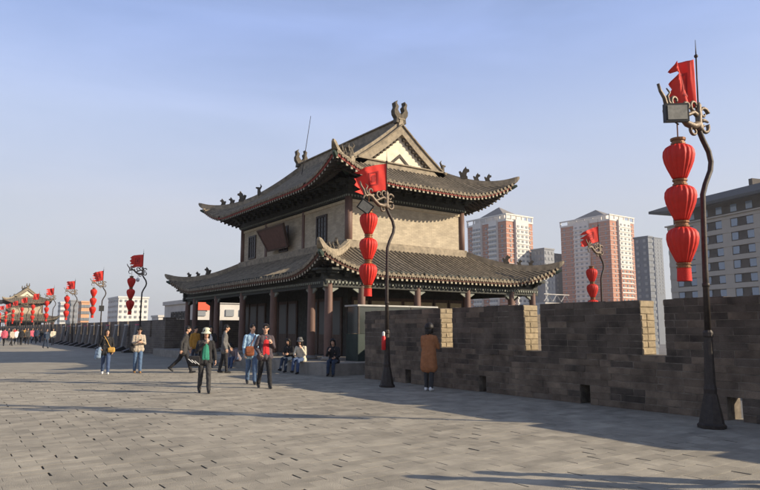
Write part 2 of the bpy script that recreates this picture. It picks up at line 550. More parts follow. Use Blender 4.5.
# ------------------------------------------------------------------ parapets
T = 0.50; WH = 2.17; CZ = 1.07; CH = 0.1356; PER = 3.06
def crenels(y0, y1, ph=7.2):
    """gaps (a,b) along the wall"""
    out = []
    k = math.floor((y0 - ph) / PER) - 1
    while True:
        b = ph + k * PER; a = b - .50; k += 1
        if a > y1: break
        if b > y0 + .3 and a < y1 - .3: out.append((a, b))
    return out
def holes(y0, y1):
    return [(5.5 + k * 3.1 - .13, 5.5 + k * 3.1 + .13) for k in range(-20, 200) if y0 + .4 < 5.5 + k * 3.1 < y1 - .4]

near = empty('parapet_wall', (WX, BY0, 0), 0, 'dark brick parapet with crenels and drain holes, on the right beside the nearest lamp posts', 'wall')
Y0, Y1 = -14.0, BY0
cg = [q for q in crenels(Y0, Y1) if q[1] < 15]; hg = holes(Y0, Y1)
core = MB()
c0 = WX + .004
def segs(a, b, gaps):
    s = a; out = []
    for g0, g1 in gaps:
        out.append((s, g0)); s = g1
    out.append((s, b))
    return out
HZ = 3 * CH
for a, b in segs(Y0, Y1, hg): core.box(c0, WX + T, a, b, 0, HZ)
core.box(c0, WX + T, Y0, Y1, HZ, 8 * CH)
for a, b in hg:
    if b > 7: core.box(WX + T - .12, WX + T - .003, a + .002, b - .002, 0, HZ - .002)  # added plug at the outer end, keeps sunlight out of the hole
for a, b in segs(Y0, Y1, cg): core.box(c0, WX + T, a + .012, b - .012, 8 * CH, WH - .012)
o = core.build('core', M['mortar'], near); o.matrix_parent_inverse = Matrix.Translation((-WX, -BY0, 0))
blist = []
for r in range(16):
    z0 = r * CH + .0045; z1 = (r + 1) * CH - .0045
    gaps = list(hg) if r < 3 else (list(cg) if r >= 8 else [])
    for a, b in segs(-3.5, Y1, [q for q in gaps if q[0] > -3.4]):
        n = max(1, round((b - a) / .45)); st = (r % 2) * .22
        cuts = [a]
        p = a + ((.52 - st) if st else .52) * random.uniform(.92, 1.08)
        while p < b - .12:
            cuts.append(p); p += .52 * (random.choice((1, 1, 1, 1, 1, .5)) * random.uniform(.94, 1.06))
        cuts.append(b)
        for u, w in zip(cuts[:-1], cuts[1:]):
            blist.append((u + .0045, w - .0045, z0, z1, random.uniform(-.002, .005) if random.random() < .9 else random.uniform(.006, .016)))
def wkey(b):
    y = (b[0] + b[1]) / 2
    return abs(y - 3.5) if y > 3.3 else 99
blist.sort(key=wkey)
wrest = MB()
wrest2 = MB()
for k, (u, w, z0, z1, pr) in enumerate(blist):
    soot = random.random() < (.85 if z0 > 1.0 else (.35 if z0 > .7 else .12))
    if k < 300:
        mb = MB(); mb.bev(-pr, .03, -(w - u) / 2, (w - u) / 2, -(z1 - z0) / 2, (z1 - z0) / 2, .006, 0, -1, 0, .007)
        o = mb.build('brick', M['wbrick_soot' if soot else 'wbrick'], near); o.location = (0, (u + w) / 2 - BY0, (z0 + z1) / 2)
    else:
        (wrest2 if soot else wrest).bev(-pr, .03, u - BY0, w - BY0, z0, z1, .006, 0, -1, 0, .007)
tag(wrest.build('brick_field', M['wbrick'], near), kind='stuff')
tag(wrest2.build('brick_field', M['wbrick_soot'], near), kind='stuff')
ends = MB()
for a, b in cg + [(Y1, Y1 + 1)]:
    for r in range(8 if a < Y1 else 0, 16):   # merlon ends: paler bricks, sunlight painted into their colour
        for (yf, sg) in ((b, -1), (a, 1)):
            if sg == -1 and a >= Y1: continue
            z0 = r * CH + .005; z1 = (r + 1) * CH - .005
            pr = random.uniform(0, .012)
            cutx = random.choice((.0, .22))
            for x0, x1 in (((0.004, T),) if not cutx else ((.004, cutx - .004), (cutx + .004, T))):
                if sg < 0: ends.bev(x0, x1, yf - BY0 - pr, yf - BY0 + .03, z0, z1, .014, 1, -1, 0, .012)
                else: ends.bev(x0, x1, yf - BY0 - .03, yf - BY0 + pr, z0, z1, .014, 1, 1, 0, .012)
tag(ends.build('end_bricks', M['wbrick_lit'], near), kind='stuff')
for a, b in segs(Y0, Y1, cg):          # uneven top course
    y = a + .004
    while y < b - .06:
        y2 = min(y + random.uniform(.24, .5), b - .004)
        if b - .004 - y2 < .1: y2 = b - .004
        if random.random() > .06:
            cp = MB(); cp.bev(.002, T + .01, -(y2 - y) / 2 + .003, (y2 - y) / 2 - .003, -.02, random.uniform(-.004, .016), .006, 2, 1, 0, .008)
            o = cp.build('coping_brick', M['wbrick_soot'], near); o.location = (0, (y + y2) / 2 - BY0, WH)
        y = y2

def far_parapet(name, label, boxes, mats=None):
    mb = MB()
    for bx in boxes: mb.box(*bx)
    return tag(mb.build(name, mats or M['wall_far']), label, 'wall')
# long parapet beyond the tower
bx = []
YL0, YL1 = BY1, 330.0
for a, b in segs(YL0, YL1, crenels(YL0, YL1, 42.6)):
    bx.append((WX, WX + T, a, b, 1.07, WH))
bx.append((WX, WX + T, YL0, YL1, 0, 1.07))
bx.append((WX - .08, WX + T + .08, YL0 - .55, YL0 + .0, 0, WH + .14))
far_parapet('parapet_wall', 'long dark crenellated parapet running away behind the lanterns on the left', bx)
bx = [(WX + T + .08, BX, BY1 - .5, BY1 - .002, 0, 1.07), (BX, BX + .5, BY0 - .5, BY1, 0, 1.07)]
x = WX + T + .08
while x < BX - 1:
    bx.append((x, min(x + 2.5, BX), BY1 - .5, BY1 - .002, 1.07, WH)); x += 3.0
far_parapet('parapet_wall', 'brick parapet at the far side of the tower bastion, seen behind its columns', bx)
bx = [(WX + T + .012, BX, BY0 - .5, BY0 - .002, 0, 1.07)]
x = WX + T + .012
while x < BX - 1:
    bx.append((x, min(x + 2.5, BX), BY0 - .5, BY0 - .002, 1.07, WH)); x += 3.0
far_parapet('parapet_wall', 'brick parapet turning outward along the near side of the tower bastion', bx)

# ================================================================== GATE TOWER
A_, B_ = 3.42, 5.90      # half sizes of the upper walls
def tower(loc, label, detail=True):
    root = empty('gate_tower', loc, 0, label, 'tower', )
    def roof(prefix, hx, hy, Z, Rl, dz, de, Wd, dtopx, dtopy, ig=None, eave_mat=None):
        """hip roof with lifted corners; faces: axis 0 (+-X) and 1 (+-Y)"""
        def lift(c): return max(0.0, 1 - max(c, 0) / Rl) ** 2.1
        def geom(ax):
            return (hx, hy, dtopx) if ax == 0 else (hy, hx, dtopy)
        def De(ax, s):
            hp, hl, _ = geom(ax)
            return hp + de * lift(hl + de - abs(s))
        def Ds(ax, s):
            hp, hl, top = geom(ax)
            d = abs(s) - hl + hp
            if ig is not None and ax == 0 and abs(s) <= hl - ig: return 0.0
            return max(top, d)
        def z(ax, s, D):
            hp, hl, _ = geom(ax)
            return Z(hp - D) + dz * lift(hl + de - abs(s)) * max(0, 1 - (hp + de - D) / Wd) ** .8
        def pt(ax, sg, s, D, dzz=0.0):
            p = (D * sg, s, z(ax, s, D) + dzz) if ax == 0 else (s, D * sg, z(ax, s, D) + dzz)
            return p
        pan = MB(); sof = MB(); fas = MB()
        for ax in (0, 1):
            hp, hl, top = geom(ax)
            L = hl + de
            for sg in (-1, 1):
                ss = []
                n = 44
                for i in range(n + 1): ss.append(-L + 2 * L * i / n)
                if ig is not None and ax == 0: ss += [hl - ig, hl - ig + 1e-3, -(hl - ig), -(hl - ig) - 1e-3]
                if ig is None or ax == 1:
                    lim = hl - hp + top
                    ss += [lim, -lim]
                ss = sorted(set(round(q, 5) for q in ss))
                m = 8
                g1 = []; g2 = []
                for s in ss:
                    d0, d1 = Ds(ax, s), De(ax, s)
                    d0 = min(d0, d1)
                    g1.append([pt(ax, sg, s, d0 + (d1 - d0) * k / m) for k in range(m + 1)])
                    ds = max(min(Ds(ax, s), d1), min(d1, hp - 2.8))
                    g2.append([pt(ax, sg, s, ds + (d1 - .05 - ds) * k / 4, -.185) for k in range(5)])
                for G, mb, mm in ((g1, pan, m), (g2, sof, 4)):
                    vs = [p for row in G for p in row]
                    fs = []
                    for i in range(len(G) - 1):
                        for k in range(mm):
                            a = i * (mm + 1) + k
                            q = (a, a + 1, a + mm + 2, a + mm + 1)
                            fs.append(q)
                    mb.add(vs, fs)
                # eave board
                for i in range(len(ss) - 1):
                    s0, s1 = ss[i], ss[i + 1]
                    a = pt(ax, sg, s0, De(ax, s0) - .02, -.06); b = pt(ax, sg, s1, De(ax, s1) - .02, -.06)
                    c = pt(ax, sg, s1, De(ax, s1) - .04, -.18); d = pt(ax, sg, s0, De(ax, s0) - .04, -.18)
                    fas.add([a, b, c, d], [(0, 1, 2, 3)])
        pr = pan.build(prefix + '_roof', M['pan'], root, True)
        sof.build('soffit', M['soffit'], pr, True)
        fas.build('eave_board', eave_mat, pr)
        # tile rows and rafters
        hid_t, hid_r = MB(), MB()
        SP = 0.245
        prof = [(math.cos(math.pi * k / 4), math.sin(math.pi * k / 4)) for k in range(5)]
        for ax in (0, 1):
            hp, hl, top = geom(ax); L = hl + de
            n = int(2 * (L - .12) / SP)
            for sg in (-1, 1):
                vis = detail and sg == -1
                for i in range(n + 1):
                    s = -n * SP / 2 + i * SP
                    d0, d1 = Ds(ax, s), De(ax, s) + .02
                    if d1 - d0 < .12: continue
                    if ig is not None and ax == 0 and abs(s) > hl - ig - .12 and abs(s) < hl - ig + .02: continue
                    mb = MB() if vis else hid_t
                    m = 6 if d1 - d0 > 1 else 3
                    rr = .066
                    vs = []
                    for k in range(m + 1):
                        D = d0 + (d1 - d0) * k / m
                        zc = z(ax, s, D)
                        for (c, q) in prof:
                            vs.append((D * sg, s + c * rr, zc - .012 + q * rr * 1.25) if ax == 0 else (s + c * rr, D * sg, zc - .012 + q * rr * 1.25))
                    fs = [(k * 5 + j, k * 5 + j + 1, k * 5 + j + 6, k * 5 + j + 5) for k in range(m) for j in range(4)]
                    fs.append((m * 5, m * 5 + 1, m * 5 + 2, m * 5 + 3, m * 5 + 4))
                    mb.add(vs, fs)
                    # round end tile and the drip tile beside it
                    zc = z(ax, s, d1) - .012
                    D = (d1 + .012) * sg
                    disc = [(math.cos(2 * math.pi * k / 8) * .078, math.sin(2 * math.pi * k / 8) * .085 + .012) for k in range(8)]
                    P = (lambda u, v, D_: (D_, s + u, zc + v)) if ax == 0 else (lambda u, v, D_: (s + u, D_, zc + v))
                    vs = [P(u, v, D) for u, v in disc] + [P(u, v, D - .03 * sg) for u, v in disc]
                    mb.add(vs, [tuple(range(8)), tuple(range(15, 7, -1))] + [(k, (k + 1) % 8, 8 + (k + 1) % 8, 8 + k) for k in range(8)])
                    dr = [(.075, .02), (.17, .02), (.165, -.05), (.1225, -.115), (.08, -.05)]
                    vs = [P(u, v, D - .012 * sg) for u, v in dr] + [P(u, v, D - .03 * sg) for u, v in dr]
                    mb.add(vs, [tuple(range(5)), tuple(range(9, 4, -1))] + [(k, (k + 1) % 5, 5 + (k + 1) % 5, 5 + k) for k in range(5)])
                    if vis: mb.build('tile_row', M['tile'], pr)
                    # flying rafter under the eave
                    rm = MB() if vis else hid_r
                    e1 = De(ax, s) - .06; e0 = max(e1 - .9, min(Ds(ax, s), e1 - .15))
                    p0 = Vector(pt(ax, sg, s, e0, -.24)); p1 = Vector(pt(ax, sg, s, e1, -.225))
                    w, hh = .052, .055
                    sv = Vector((0, w, 0)) if ax == 0 else Vector((w, 0, 0)); zv = Vector((0, 0, hh))
                    vs = [p0 - sv - zv, p0 + sv - zv, p0 + sv + zv, p0 - sv + zv, p1 - sv - zv, p1 + sv - zv, p1 + sv + zv, p1 - sv + zv]
                    rm.add(vs, [(0, 1, 5, 4), (1, 2, 6, 5), (2, 3, 7, 6), (3, 0, 4, 7), (0, 3, 2, 1)], 0)
                    rm.add(vs[4:], [(0, 1, 2, 3)], 1)
                    # lower round rafter set back under it
                    q1 = Vector(pt(ax, sg, s, e1 - .42, -.345)); q0 = Vector(pt(ax, sg, s, max(e0, e1 - 1.4) - .02, -.36))
                    if (q1 - q0).length > .1:
                        rm.tube([q0, q1], .05, 6, 0)
                    if vis: rm.build('rafter', [M['raf'], M['raf_end']], pr)
        if hid_t.v: tag(hid_t.build('tile_field', M['tile'], pr), kind='stuff')
        if hid_r.v: tag(hid_r.build('rafter_field', [M['raf'], M['raf_end']], pr), kind='stuff')
        # hip ridges
        t_in = ig if ig is not None else (hx - dtopx)
        for sx in (-1, 1):
            for sy in (-1, 1):
                pts = []
                N = 14
                for k in range(N + 1):
                    t = (t_in + de) * (1 - k / N)
                    X, Y = hx + de - t, hy + de - t
                    pts.append(Vector((sx * X, sy * Y, z(0, Y, X) + .13)))
                pts.append(Vector((sx * (hx + de + .10), sy * (hy + de + .10), pts[-1].z + .07)))
                pts.append(Vector((sx * (hx + de + .17), sy * (hy + de + .17), pts[-1].z + .07)))
                mb = MB()
                nrm = Vector((sx, -sy, 0)).normalized()
                for wd, h0, h1 in ((.125, -.16, .06), (.09, .06, .15)):
                    vs = []; npt = len(pts)
                    for k, p in enumerate(pts):
                        tp = 1.0 if k < npt - 2 else (.75 if k == npt - 2 else .35)
                        for a, b in ((-1, h0), (1, h0), (1, h1), (-1, h1)):
                            vs.append(p + nrm * a * wd * tp + Vector((0, 0, b * tp)))
                    fs = [(k * 4 + j, k * 4 + (j + 1) % 4, k * 4 + 4 + (j + 1) % 4, k * 4 + 4 + j) for k in range(npt - 1) for j in range(4)]
                    fs += [(3, 2, 1, 0), tuple((npt - 1) * 4 + j for j in range(4))]
                    mb.add(vs, fs)
                hr = mb.build('hip_ridge', M['ridge'], root)
                # corner beam below the tip
                cb = MB()
                tipb = Vector((sx * (hx + de - .08), sy * (hy + de - .08), z(0, hy + de, hx + de) - .22))
                inn = Vector((sx * (hx - 1.6), sy * (hy - 1.6), z(0, hy - 1.6, hx - 1.6) - .42))
                d = (tipb - inn)
                cb.tube([inn, inn + d * .6 - Vector((0, 0, .06)), tipb, tipb + Vector((sx * .16, sy * .16, .08))], [.16, .15, .12, .06], 6)
                cb.build('corner_beam', M['green'], hr, angle=40)
                # ridge beasts
                for k, t in enumerate((.95, 1.35, 1.80) if detail else ()):
                    X, Y = hx + de - t, hy + de - t
                    base = Vector((sx * X, sy * Y, z(0, Y, X) + .27))
                    out = Vector((sx, sy, 0)).normalized()
                    b = MB(); sc = (.85, .85, 1.25)[k] * (1.15 if ig is not None else .85)
                    poly = [(-.15, 0), (.13, 0), (.12, .09), (.08, .13), (.10, .24), (.19, .28), (.18, .35), (.10, .37), (.07, .46), (.03, .40), (-.02, .35), (-.07, .23), (-.13, .30), (-.19, .27), (-.14, .12)]
                    b.prism([(u * sc, v * sc) for u, v in poly], base - Vector((0, 0, .03)), out, (0, 0, 1), .10 * sc)
                    b.prism([(u * sc * .8, v * sc * .8) for u, v in poly[:5] + poly[11:]], base - Vector((0, 0, .03)), out, (0, 0, 1), .17 * sc)
                    b.build('ridge_beast', M['beast'], hr)
        return z, pr

    # ---- lower roof
    ZL = lambda i: 3.80 + .40 * i + .028 * i * i
    e = 3.05
    roof('lower', A_ + e, B_ + e, ZL, 3.6, .92, .30, 3.3, A_, B_, None, M['brownboard'])
    # ---- upper roof
    o = 1.80
    hx, hy, ig = A_ + o, B_ + o, 2.45
    ZU = lambda i: 7.98 + .48 * i + .038 * i * i
    zu, pr = roof('upper', hx, hy, ZU, 3.6, 1.02, .12, 3.0, 0.0, hy - ig, ig, M['redboard'])
    # ridge base along the top of the lower roof
    mb = MB()
    zt = ZL(e)
    for (x0, x1, y0, y1) in ((-A_ - .24, -A_ - .002, -B_ - .24, B_ + .24), (A_ + .002, A_ + .24, -B_ - .24, B_ + .24),
                             (-A_ - .002, A_ + .002, -B_ - .24, -B_ - .002), (-A_ - .002, A_ + .002, B_ + .002, B_ + .24)):
        mb.box(x0, x1, y0, y1, zt - .12, zt + .17)
        mb.box(x0 + (.06 if x0 < 0 and x1 < 0 else 0), x1 - (.06 if x0 > 0 else 0), y0 + .07, y1 - .07 if y1 > 0 else y1, zt + .17, zt + .25)
    mb.build('wall_ridge', M['ridge'], root)
    # ---- upper walls
    zb0, zb1 = 4.6, 7.42
    mb = MB(); mb.box(-A_, A_, -B_, B_, zb0, zb1)
    uw = mb.build('upper_wall', M['ubrick'], root)
    mb = MB()
    for sx in (-1, 1):
        for sy in (-1, 1): mb.tube([(sx * (A_ - .02), sy * (B_ - .02), 5.2), (sx * (A_ - .02), sy * (B_ - .02), zb1 + .1)], .17, 12)
    if detail:
        for sx in (-1, 1):
            for sy in (-1, 1):
                m2 = MB(); m2.tube([(sx * (A_ - .02), sy * (B_ - .02), 5.2), (sx * (A_ - .02), sy * (B_ - .02), zb1 + .1)], .17, 12)
                m2.build('corner_column', M['column'], root, True)
    else:
        mb.build('corner_columns', M['column'], root, True)
    mb = MB()
    for sx in (-1, 1):
        for y in (-1.72, 2.65): mb.box(sx * A_ - .06, sx * A_ + .06, y - .10, y + .10, 5.3, zb1)
    mb.build('pilaster', M['column'], uw)
    # stone band and drip trim at the wall head
    mb = MB(); k = .05
    for (x0, x1, y0, y1) in ((-A_ - k, -A_ - .001, -B_ - k, B_ + k), (A_ + .001, A_ + k, -B_ - k, B_ + k), (-A_, A_, -B_ - k, -B_ - .001), (-A_, A_, B_ + .001, B_ + k)):
        mb.box(x0, x1, y0, y1, zb1 - .16, zb1 - .03)
    mb.build('stone_band', M['ustone'], uw)
    def frieze(hx_, hy_, z0, z1, name, m):
        b = MB(); b.box(-hx_, hx_, -hy_, hy_, z0, z1)
        return b.build(name, m, root)
    frieze(A_ + .10, B_ + .10, zb1 + .02, zb1 + .95, 'frieze_beam', M['lintel'])
    # bracket sets below the eaves
    def brackets(hx_, hy_, z0, par):
        for ax in (0, 1):
            L = hy_ if ax == 0 else hx_
            n = int(2 * L / .62)
            for sg in (-1, 1):
                hid = MB()
                for i in range(n + 1):
                    s = -L + 2 * L * i / n
                    b = MB() if (detail and sg == -1) else hid
                    D = hx_ if ax == 0 else hy_
                    for kk, (d, w, h0, h1) in enumerate(((.16, .10, 0, .13), (.34, .17, .13, .26), (.52, .24, .26, .38))):
                        if ax == 0: b.box(min(sg * D, sg * (D + d)), max(sg * D, sg * (D + d)), s - w, s + w, z0 + h0 + .001 * kk, z0 + h1)
                        else: b.box(s - w, s + w, min(sg * D, sg * (D + d)), max(sg * D, sg * (D + d)), z0 + h0 + .001 * kk, z0 + h1)
                    if detail and sg == -1: b.build('bracket', M['lintel'], par)
                if hid.v: tag(hid.build('bracket_field', M['lintel'], par), kind='stuff')
    fb = frieze(A_ + .14, B_ + .14, zb1 + .20, zb1 + .26, 'frieze_ledge', M['wood'])
    brackets(A_ + .10, B_ + .10, zb1 + .42, fb)
    # little pale drip lappets
    def lappets(hx_, hy_, z0, par):
        b = MB()
        for ax in (0, 1):
            L = hy_ if ax == 0 else hx_
            n = int(2 * L / .16)
            for sg in (-1, 1):
                for i in range(n):
                    s = -L + .08 + i * (2 * L - .16) / max(1, n - 1)
                    D = (hx_ if ax == 0 else hy_) * sg
                    if ax == 0: b.prism([(-.05, 0), (.05, 0), (.03, -.09), (-.03, -.09)], (D, s, z0), (0, 1, 0), (0, 0, 1), .03)
                    else: b.prism([(-.05, 0), (.05, 0), (.03, -.09), (-.03, -.09)], (s, D, z0), (1, 0, 0), (0, 0, 1), .03)
        tag(b.build('drip_trim', M['drip'], par), kind='stuff')
    lappets(A_ + .17, B_ + .17, zb1 + .16, fb)
    # windows on the long sides, plaque on the near one
    for sx in (-1, 1):
        for y in (-3.55, .45, 4.5):
            b = MB()
            X = sx * (A_ + .02)
            w0, w1, z0, z1 = -.50, .50, 5.62, 6.98
            xs = sorted((sx * (A_ - .05), sx * (A_ + .06)))
            for q in ((w0, w0 + .10, z0, z1), (w1 - .10, w1, z0, z1), (w0 + .10, w1 - .10, z0, z0 + .1), (w0 + .10, w1 - .10, z1 - .1, z1)):
                b.box(xs[0], xs[1], y + q[0], y + q[1], q[2], q[3])
            fr = b.build('window', M['window_dark'], uw)
            b = MB(); b.box(min(sx * (A_ - .1), sx * (A_ + .012)), max(sx * (A_ - .1), sx * (A_ + .012)), y + w0 + .1, y + w1 - .1, z0 + .1, z1 - .1)
            b.build('pane', M['dglass'], fr)
            b = MB()
            for q in (-.13, .13): b.box(*sorted((sx * (A_ + .013), sx * (A_ + .045))), y + q - .02, y + q + .02, z0 + .1, z1 - .1)
            for q in range(1, 5): b.box(*sorted((sx * (A_ + .014), sx * (A_ + .04))), y + w0 + .1, y + w1 - .1, z0 + .1 + q * .23 - .015, z0 + .1 + q * .23 + .015)
            b.build('lattice', M['window_dark'], fr)
    if detail:
        b = MB()   # tilted name plaque, wider at the top
        Rr = Matrix.Rotation(R(-24), 3, 'Y')
        ex = Vector((0, -1, 0)); ey = (Rr @ Vector((0, 0, 1)))
        org = (-A_ - .30, .55, 5.78)
        b.prism([(-1.15, 0), (1.15, 0), (1.55, 1.18), (-1.55, 1.18)], org, ex, ey, .07)
        pq = b.build('plaque', M['plaque'], uw)
        b = MB()
        nn = ex.cross(ey).normalized()
        for q in ([(-1.2, -.04), (1.2, -.04), (1.21, .05), (-1.21, .05)], [(-1.54, 1.13), (1.54, 1.13), (1.6, 1.23), (-1.6, 1.23)],
                  [(-1.2, -.02), (-1.1, -.02), (-1.47, 1.2), (-1.58, 1.2)], [(1.2, -.02), (1.1, -.02), (1.47, 1.2), (1.58, 1.2)]):
            b.prism(q, org, ex, ey, .12 + .002 * len(b.v) / 8)
        b.build('plaque_frame', M['door'], pq)
    # ---- main ridge, gables
    zr = ZU(hx)
    yg = hy - ig
    mb = MB()
    mb.box(-.15, .15, -yg - .12, yg + .12, zr - .25, zr + .22)
    mb.box(-.10, .10, -yg - .12, yg + .12, zr + .22, zr + .40)
    mb.box(-.19, .19, -yg - .14, yg + .14, zr + .40, zr + .46)
    rg = mb.build('main_ridge', M['ridge'], root)
    for sy in (-1, 1):
        # two-horned dragon finial
        b = MB()
        for mir in (1, -1):
            poly = [(0.0, 0), (.30, 0), (.27, .24), (.40, .42), (.42, .62), (.33, .80), (.37, 1.02), (.22, 1.14), (.26, .98), (.14, .84), (.20, .66), (.10, .52), (0.0, .42)]
            b.prism([(u * mir + .001 * mir, v) for u, v in poly][::mir], (0, sy * (yg - .05), zr + .22), (1, 0, 0), (0, 0, 1), .30 + .004 * mir)
        b.build('ridge_finial', M['beast'], rg)
        # gable plaster
        n = 10
        zg = ZU(ig)
        pts = [(-(hx - ig) + 2 * (hx - ig) * i / (2 * n), ) for i in range(2 * n + 1)]
        top = [(p[0], ZU(hx - abs(p[0])) - .06) for p in pts]
        poly = [(hx - ig, zg - .15), (-(hx - ig), zg - .15)] + top
        b = MB(); b.prism([(u, v) for u, v in poly][::-1], (0, sy * (yg - .12), 0), (1, 0, 0), (0, 0, 1), .10)
        gb = b.build('gable', M['plaster'], root)
        for sx in (-1, 1):
            # verge ridge and tile-faced verge board along the gable slope
            def sweep(offs, y0, y1, a0, a1, ext):
                b = MB(); vs = []
                N = 10
                for k in range(N + 1):
                    D = (hx - ig + ext) * k / N
                    zz = ZU(hx - D) + .02
                    for yy, h in ((y0, a0), (y1, a0), (y1, a1), (y0, a1)):
                        vs.append((sx * D, sy * yy, zz + h))
                fs = [(k * 4 + j, k * 4 + (j + 1) % 4, k * 4 + 4 + (j + 1) % 4, k * 4 + 4 + j) for k in range(N) for j in range(4)]
                fs += [(0, 1, 2, 3), tuple(N * 4 + j for j in range(4))]
                b.add(vs, fs); return b
            v1 = sweep(0, yg - .20, yg + .02, -.05, .34, .05).build('verge_ridge', M['ridge'], root)
            sweep(0, yg - .02, yg + .16, -.40, .06, .0).build('verge_board', M['ridge'], v1)
            sweep(0, yg - .04, yg + .24, .06, .14, .05).build('verge_tiles', M['tile'], v1)
            b = MB()
            for k in range(13):
                D = .18 + k * (hx - ig - .3) / 12.5
                zz = ZU(hx - D) - .42
                b.box(sx * D - .055, sx * D + .055, sy * (yg + .02) - .07, sy * (yg + .02) + .07, zz - .10, zz + .04)
            b.build('verge_dentil', M['pan'], v1)
            b = MB(); D = hx - ig + .02; zz = ZU(hx - D) + .3
            b.cap((sx * D, sy * (yg - .09), zz), .13, (sx * (D + .05), sy * (yg - .09), zz + .32), .08, 8)
            b.tube([(sx * D, sy * (yg - .09), zz + .3), (sx * (D - .12), sy * (yg - .09), zz + .5), (sx * (D - .04), sy * (yg - .09), zz + .62)], [.07, .045, .015], 6)
            b.cap((sx * (D + .06), sy * (yg - .09), zz + .34), .08, (sx * (D + .2), sy * (yg - .09), zz + .36), .05, 7)
            b.build('ridge_beast', M['beast'], v1, True)
        # chevron on the plaster and the ledge at its foot
        b = MB()
        b.prism([(-1.05, zg - .1), (-.85, zg - .1), (0, zg + .62), (.85, zg - .1), (1.05, zg - .1), (0, zg + .80)], (0, sy * (yg - .06), 0), (1, 0, 0), (0, 0, 1), .06)
        b.build('gable_chevron', M['pan'], gb)
        b = MB(); b.box(-(hx - ig) - .1, hx - ig + .1, min(sy * (yg - .08), sy * (yg + .16)), max(sy * (yg - .08), sy * (yg + .16)), zg - .34, zg + .16)
        b.box(-(hx - ig) - .1, hx - ig + .1, min(sy * (yg - .08), sy * (yg + .24)), max(sy * (yg - .08), sy * (yg + .24)), zg + .16, zg + .22)
        b.build('gable_ledge', M['ridge'], gb)
    # ---- ground floor: platform, columns, beams, inner walls
    PX, PY, PZ = 7.15, 10.45, .42
    cxs = [-5.82, -4.30, -1.45, 1.45, 4.30, 5.82]
    cys = [-8.30, -6.95, -3.48, 0, 3.48, 6.95, 8.30]
    plat = MB(); plat.box(-PX + .3, PX - .3, -PY + .3, PY - .3, 0.0, PZ - .006)
    pl = plat.build('platform', M['stone'], root)
    def slab(x0, x1, y0, y1, z0=0, z1=PZ):
        b = MB(); cx, cy = (x0 + x1) / 2, (y0 + y1) / 2
        b.bev(x0 - cx, x1 - cx, y0 - cy, y1 - cy, z0, z1, .015, 2, 1)
        ob = b.build('slab', M['stone'], pl); ob.location = (cx, cy, 0)
    y = -PY
    while y < PY - .01:
        y2 = min(y + 1.31, PY); slab(-PX, -PX + .296, y + .004, y2 - .004); slab(PX - .296, PX, y + .004, y2 - .004); y = y2
    x = -PX + .3
    while x < PX - .31:
        x2 = min(x + 1.23, PX - .3); slab(x + .004, x2 - .004, -PY, -PY + .296); slab(x + .004, x2 - .004, PY - .296, PY); x = x2
    for x in cxs:
        for y in cys:
            edge = x in (cxs[0], cxs[-1]) or y in (cys[0], cys[-1])
            if not edge: continue
            b = MB(); b.tube([(0, 0, .56), (0, 0, 1.6), (0, 0, 3.36)], [.165, .162, .15], 12)
            co = b.build('column', M['column'], root, angle=40); co.location = (x, y, 0)
            b = MB(); b.lathe([(.26, 0), (.27, .05), (.24, .11), (.19, .145)], (0, 0, PZ), 12)
            b.build('plinth', M['stone'], co, True)
            if detail:
                # carved bracket wings beside the column head
                for ax, ok in (((1, 0, 0), y in (cys[0], cys[-1])), ((0, 1, 0), x in (cxs[0], cxs[-1]))):
                    if ok:
                        for sg in (-1, 1):
                            if (ax[0] and abs(x + sg * .5) > 5.9) or (ax[1] and abs(y + sg * .5) > 8.4): continue
                            ex = Vector(ax) * sg
                            pg = [(.14, 3.0), (.42, 3.16), (.40, 3.22), (.14, 3.22)]
                            b = MB(); b.prism(pg if sg > 0 else pg[::-1], (0, 0, 0), ex, (0, 0, 1), .07)
                            b.build('bracket_wing', M['drip'], co)
    bm = MB()
    for z0, z1, w in ((3.22, 3.44, .11), (3.50, 3.86, .09)):
        for y in (cys[0], cys[-1]): bm.box(cxs[0] - .3, cxs[-1] + .3, y - w, y + w, z0, z1)
        for x in (cxs[0], cxs[-1]): bm.box(x - w, x + w, cys[0] + w + .002, cys[-1] - w - .002, z0, z1)
    be = bm.build('beam', M['lintel'], root)
    bm = MB()
    for y in (cys[0], cys[-1]): bm.box(cxs[0] - .25, cxs[-1] + .25, y - .19, y + .19, 3.44, 3.50)
    for x in (cxs[0], cxs[-1]): bm.box(x - .19, x + .19, cys[0] + .192, cys[-1] - .192, 3.44, 3.50)
    bm.build('beam_ledge', M['wood'], be)
    lappets(-cxs[0] + .2, -cys[0] + .2, 3.435, be)
    # bracket sets on the lower frieze
    for ax in (0, 1):
        L = 8.3 if ax == 0 else 5.82; D = 5.82 if ax == 0 else 8.3
        for sg in (-1, 1):
            hid = MB(); n = int(2 * L / .62)
            for i in range(n + 1):
                s = -L + 2 * L * i / n
                b = MB() if detail and sg == -1 else hid
                for d, w, h0, h1 in ((.20, .10, 0, .11), (.38, .17, .11, .21), (.56, .24, .21, .30)):
                    lo, hi = sorted((sg * (D + .09), sg * (D + .09 + d)))
                    if ax == 0: b.box(lo, hi, s - w, s + w, 3.62 + h0, 3.62 + h1 - .002)
                    else: b.box(s - w, s + w, lo, hi, 3.62 + h0, 3.62 + h1 - .002)
                if detail and sg == -1: b.build('bracket', M['lintel'], be)
            if hid.v: tag(hid.build('bracket_field', M['lintel'], be), kind='stuff')
    # ceiling of the gallery
    b = MB(); b.box(-5.7, 5.7, -8.2, 8.2, 3.90, 3.96); b.build('gallery_ceiling', M['soffit'], root)
    IX, IY = 3.42, 5.9
    b = MB(); b.box(-IX, IX, -IY, IY, PZ, 3.90)
    iw = b.build('inner_wall', M['wood'], root)
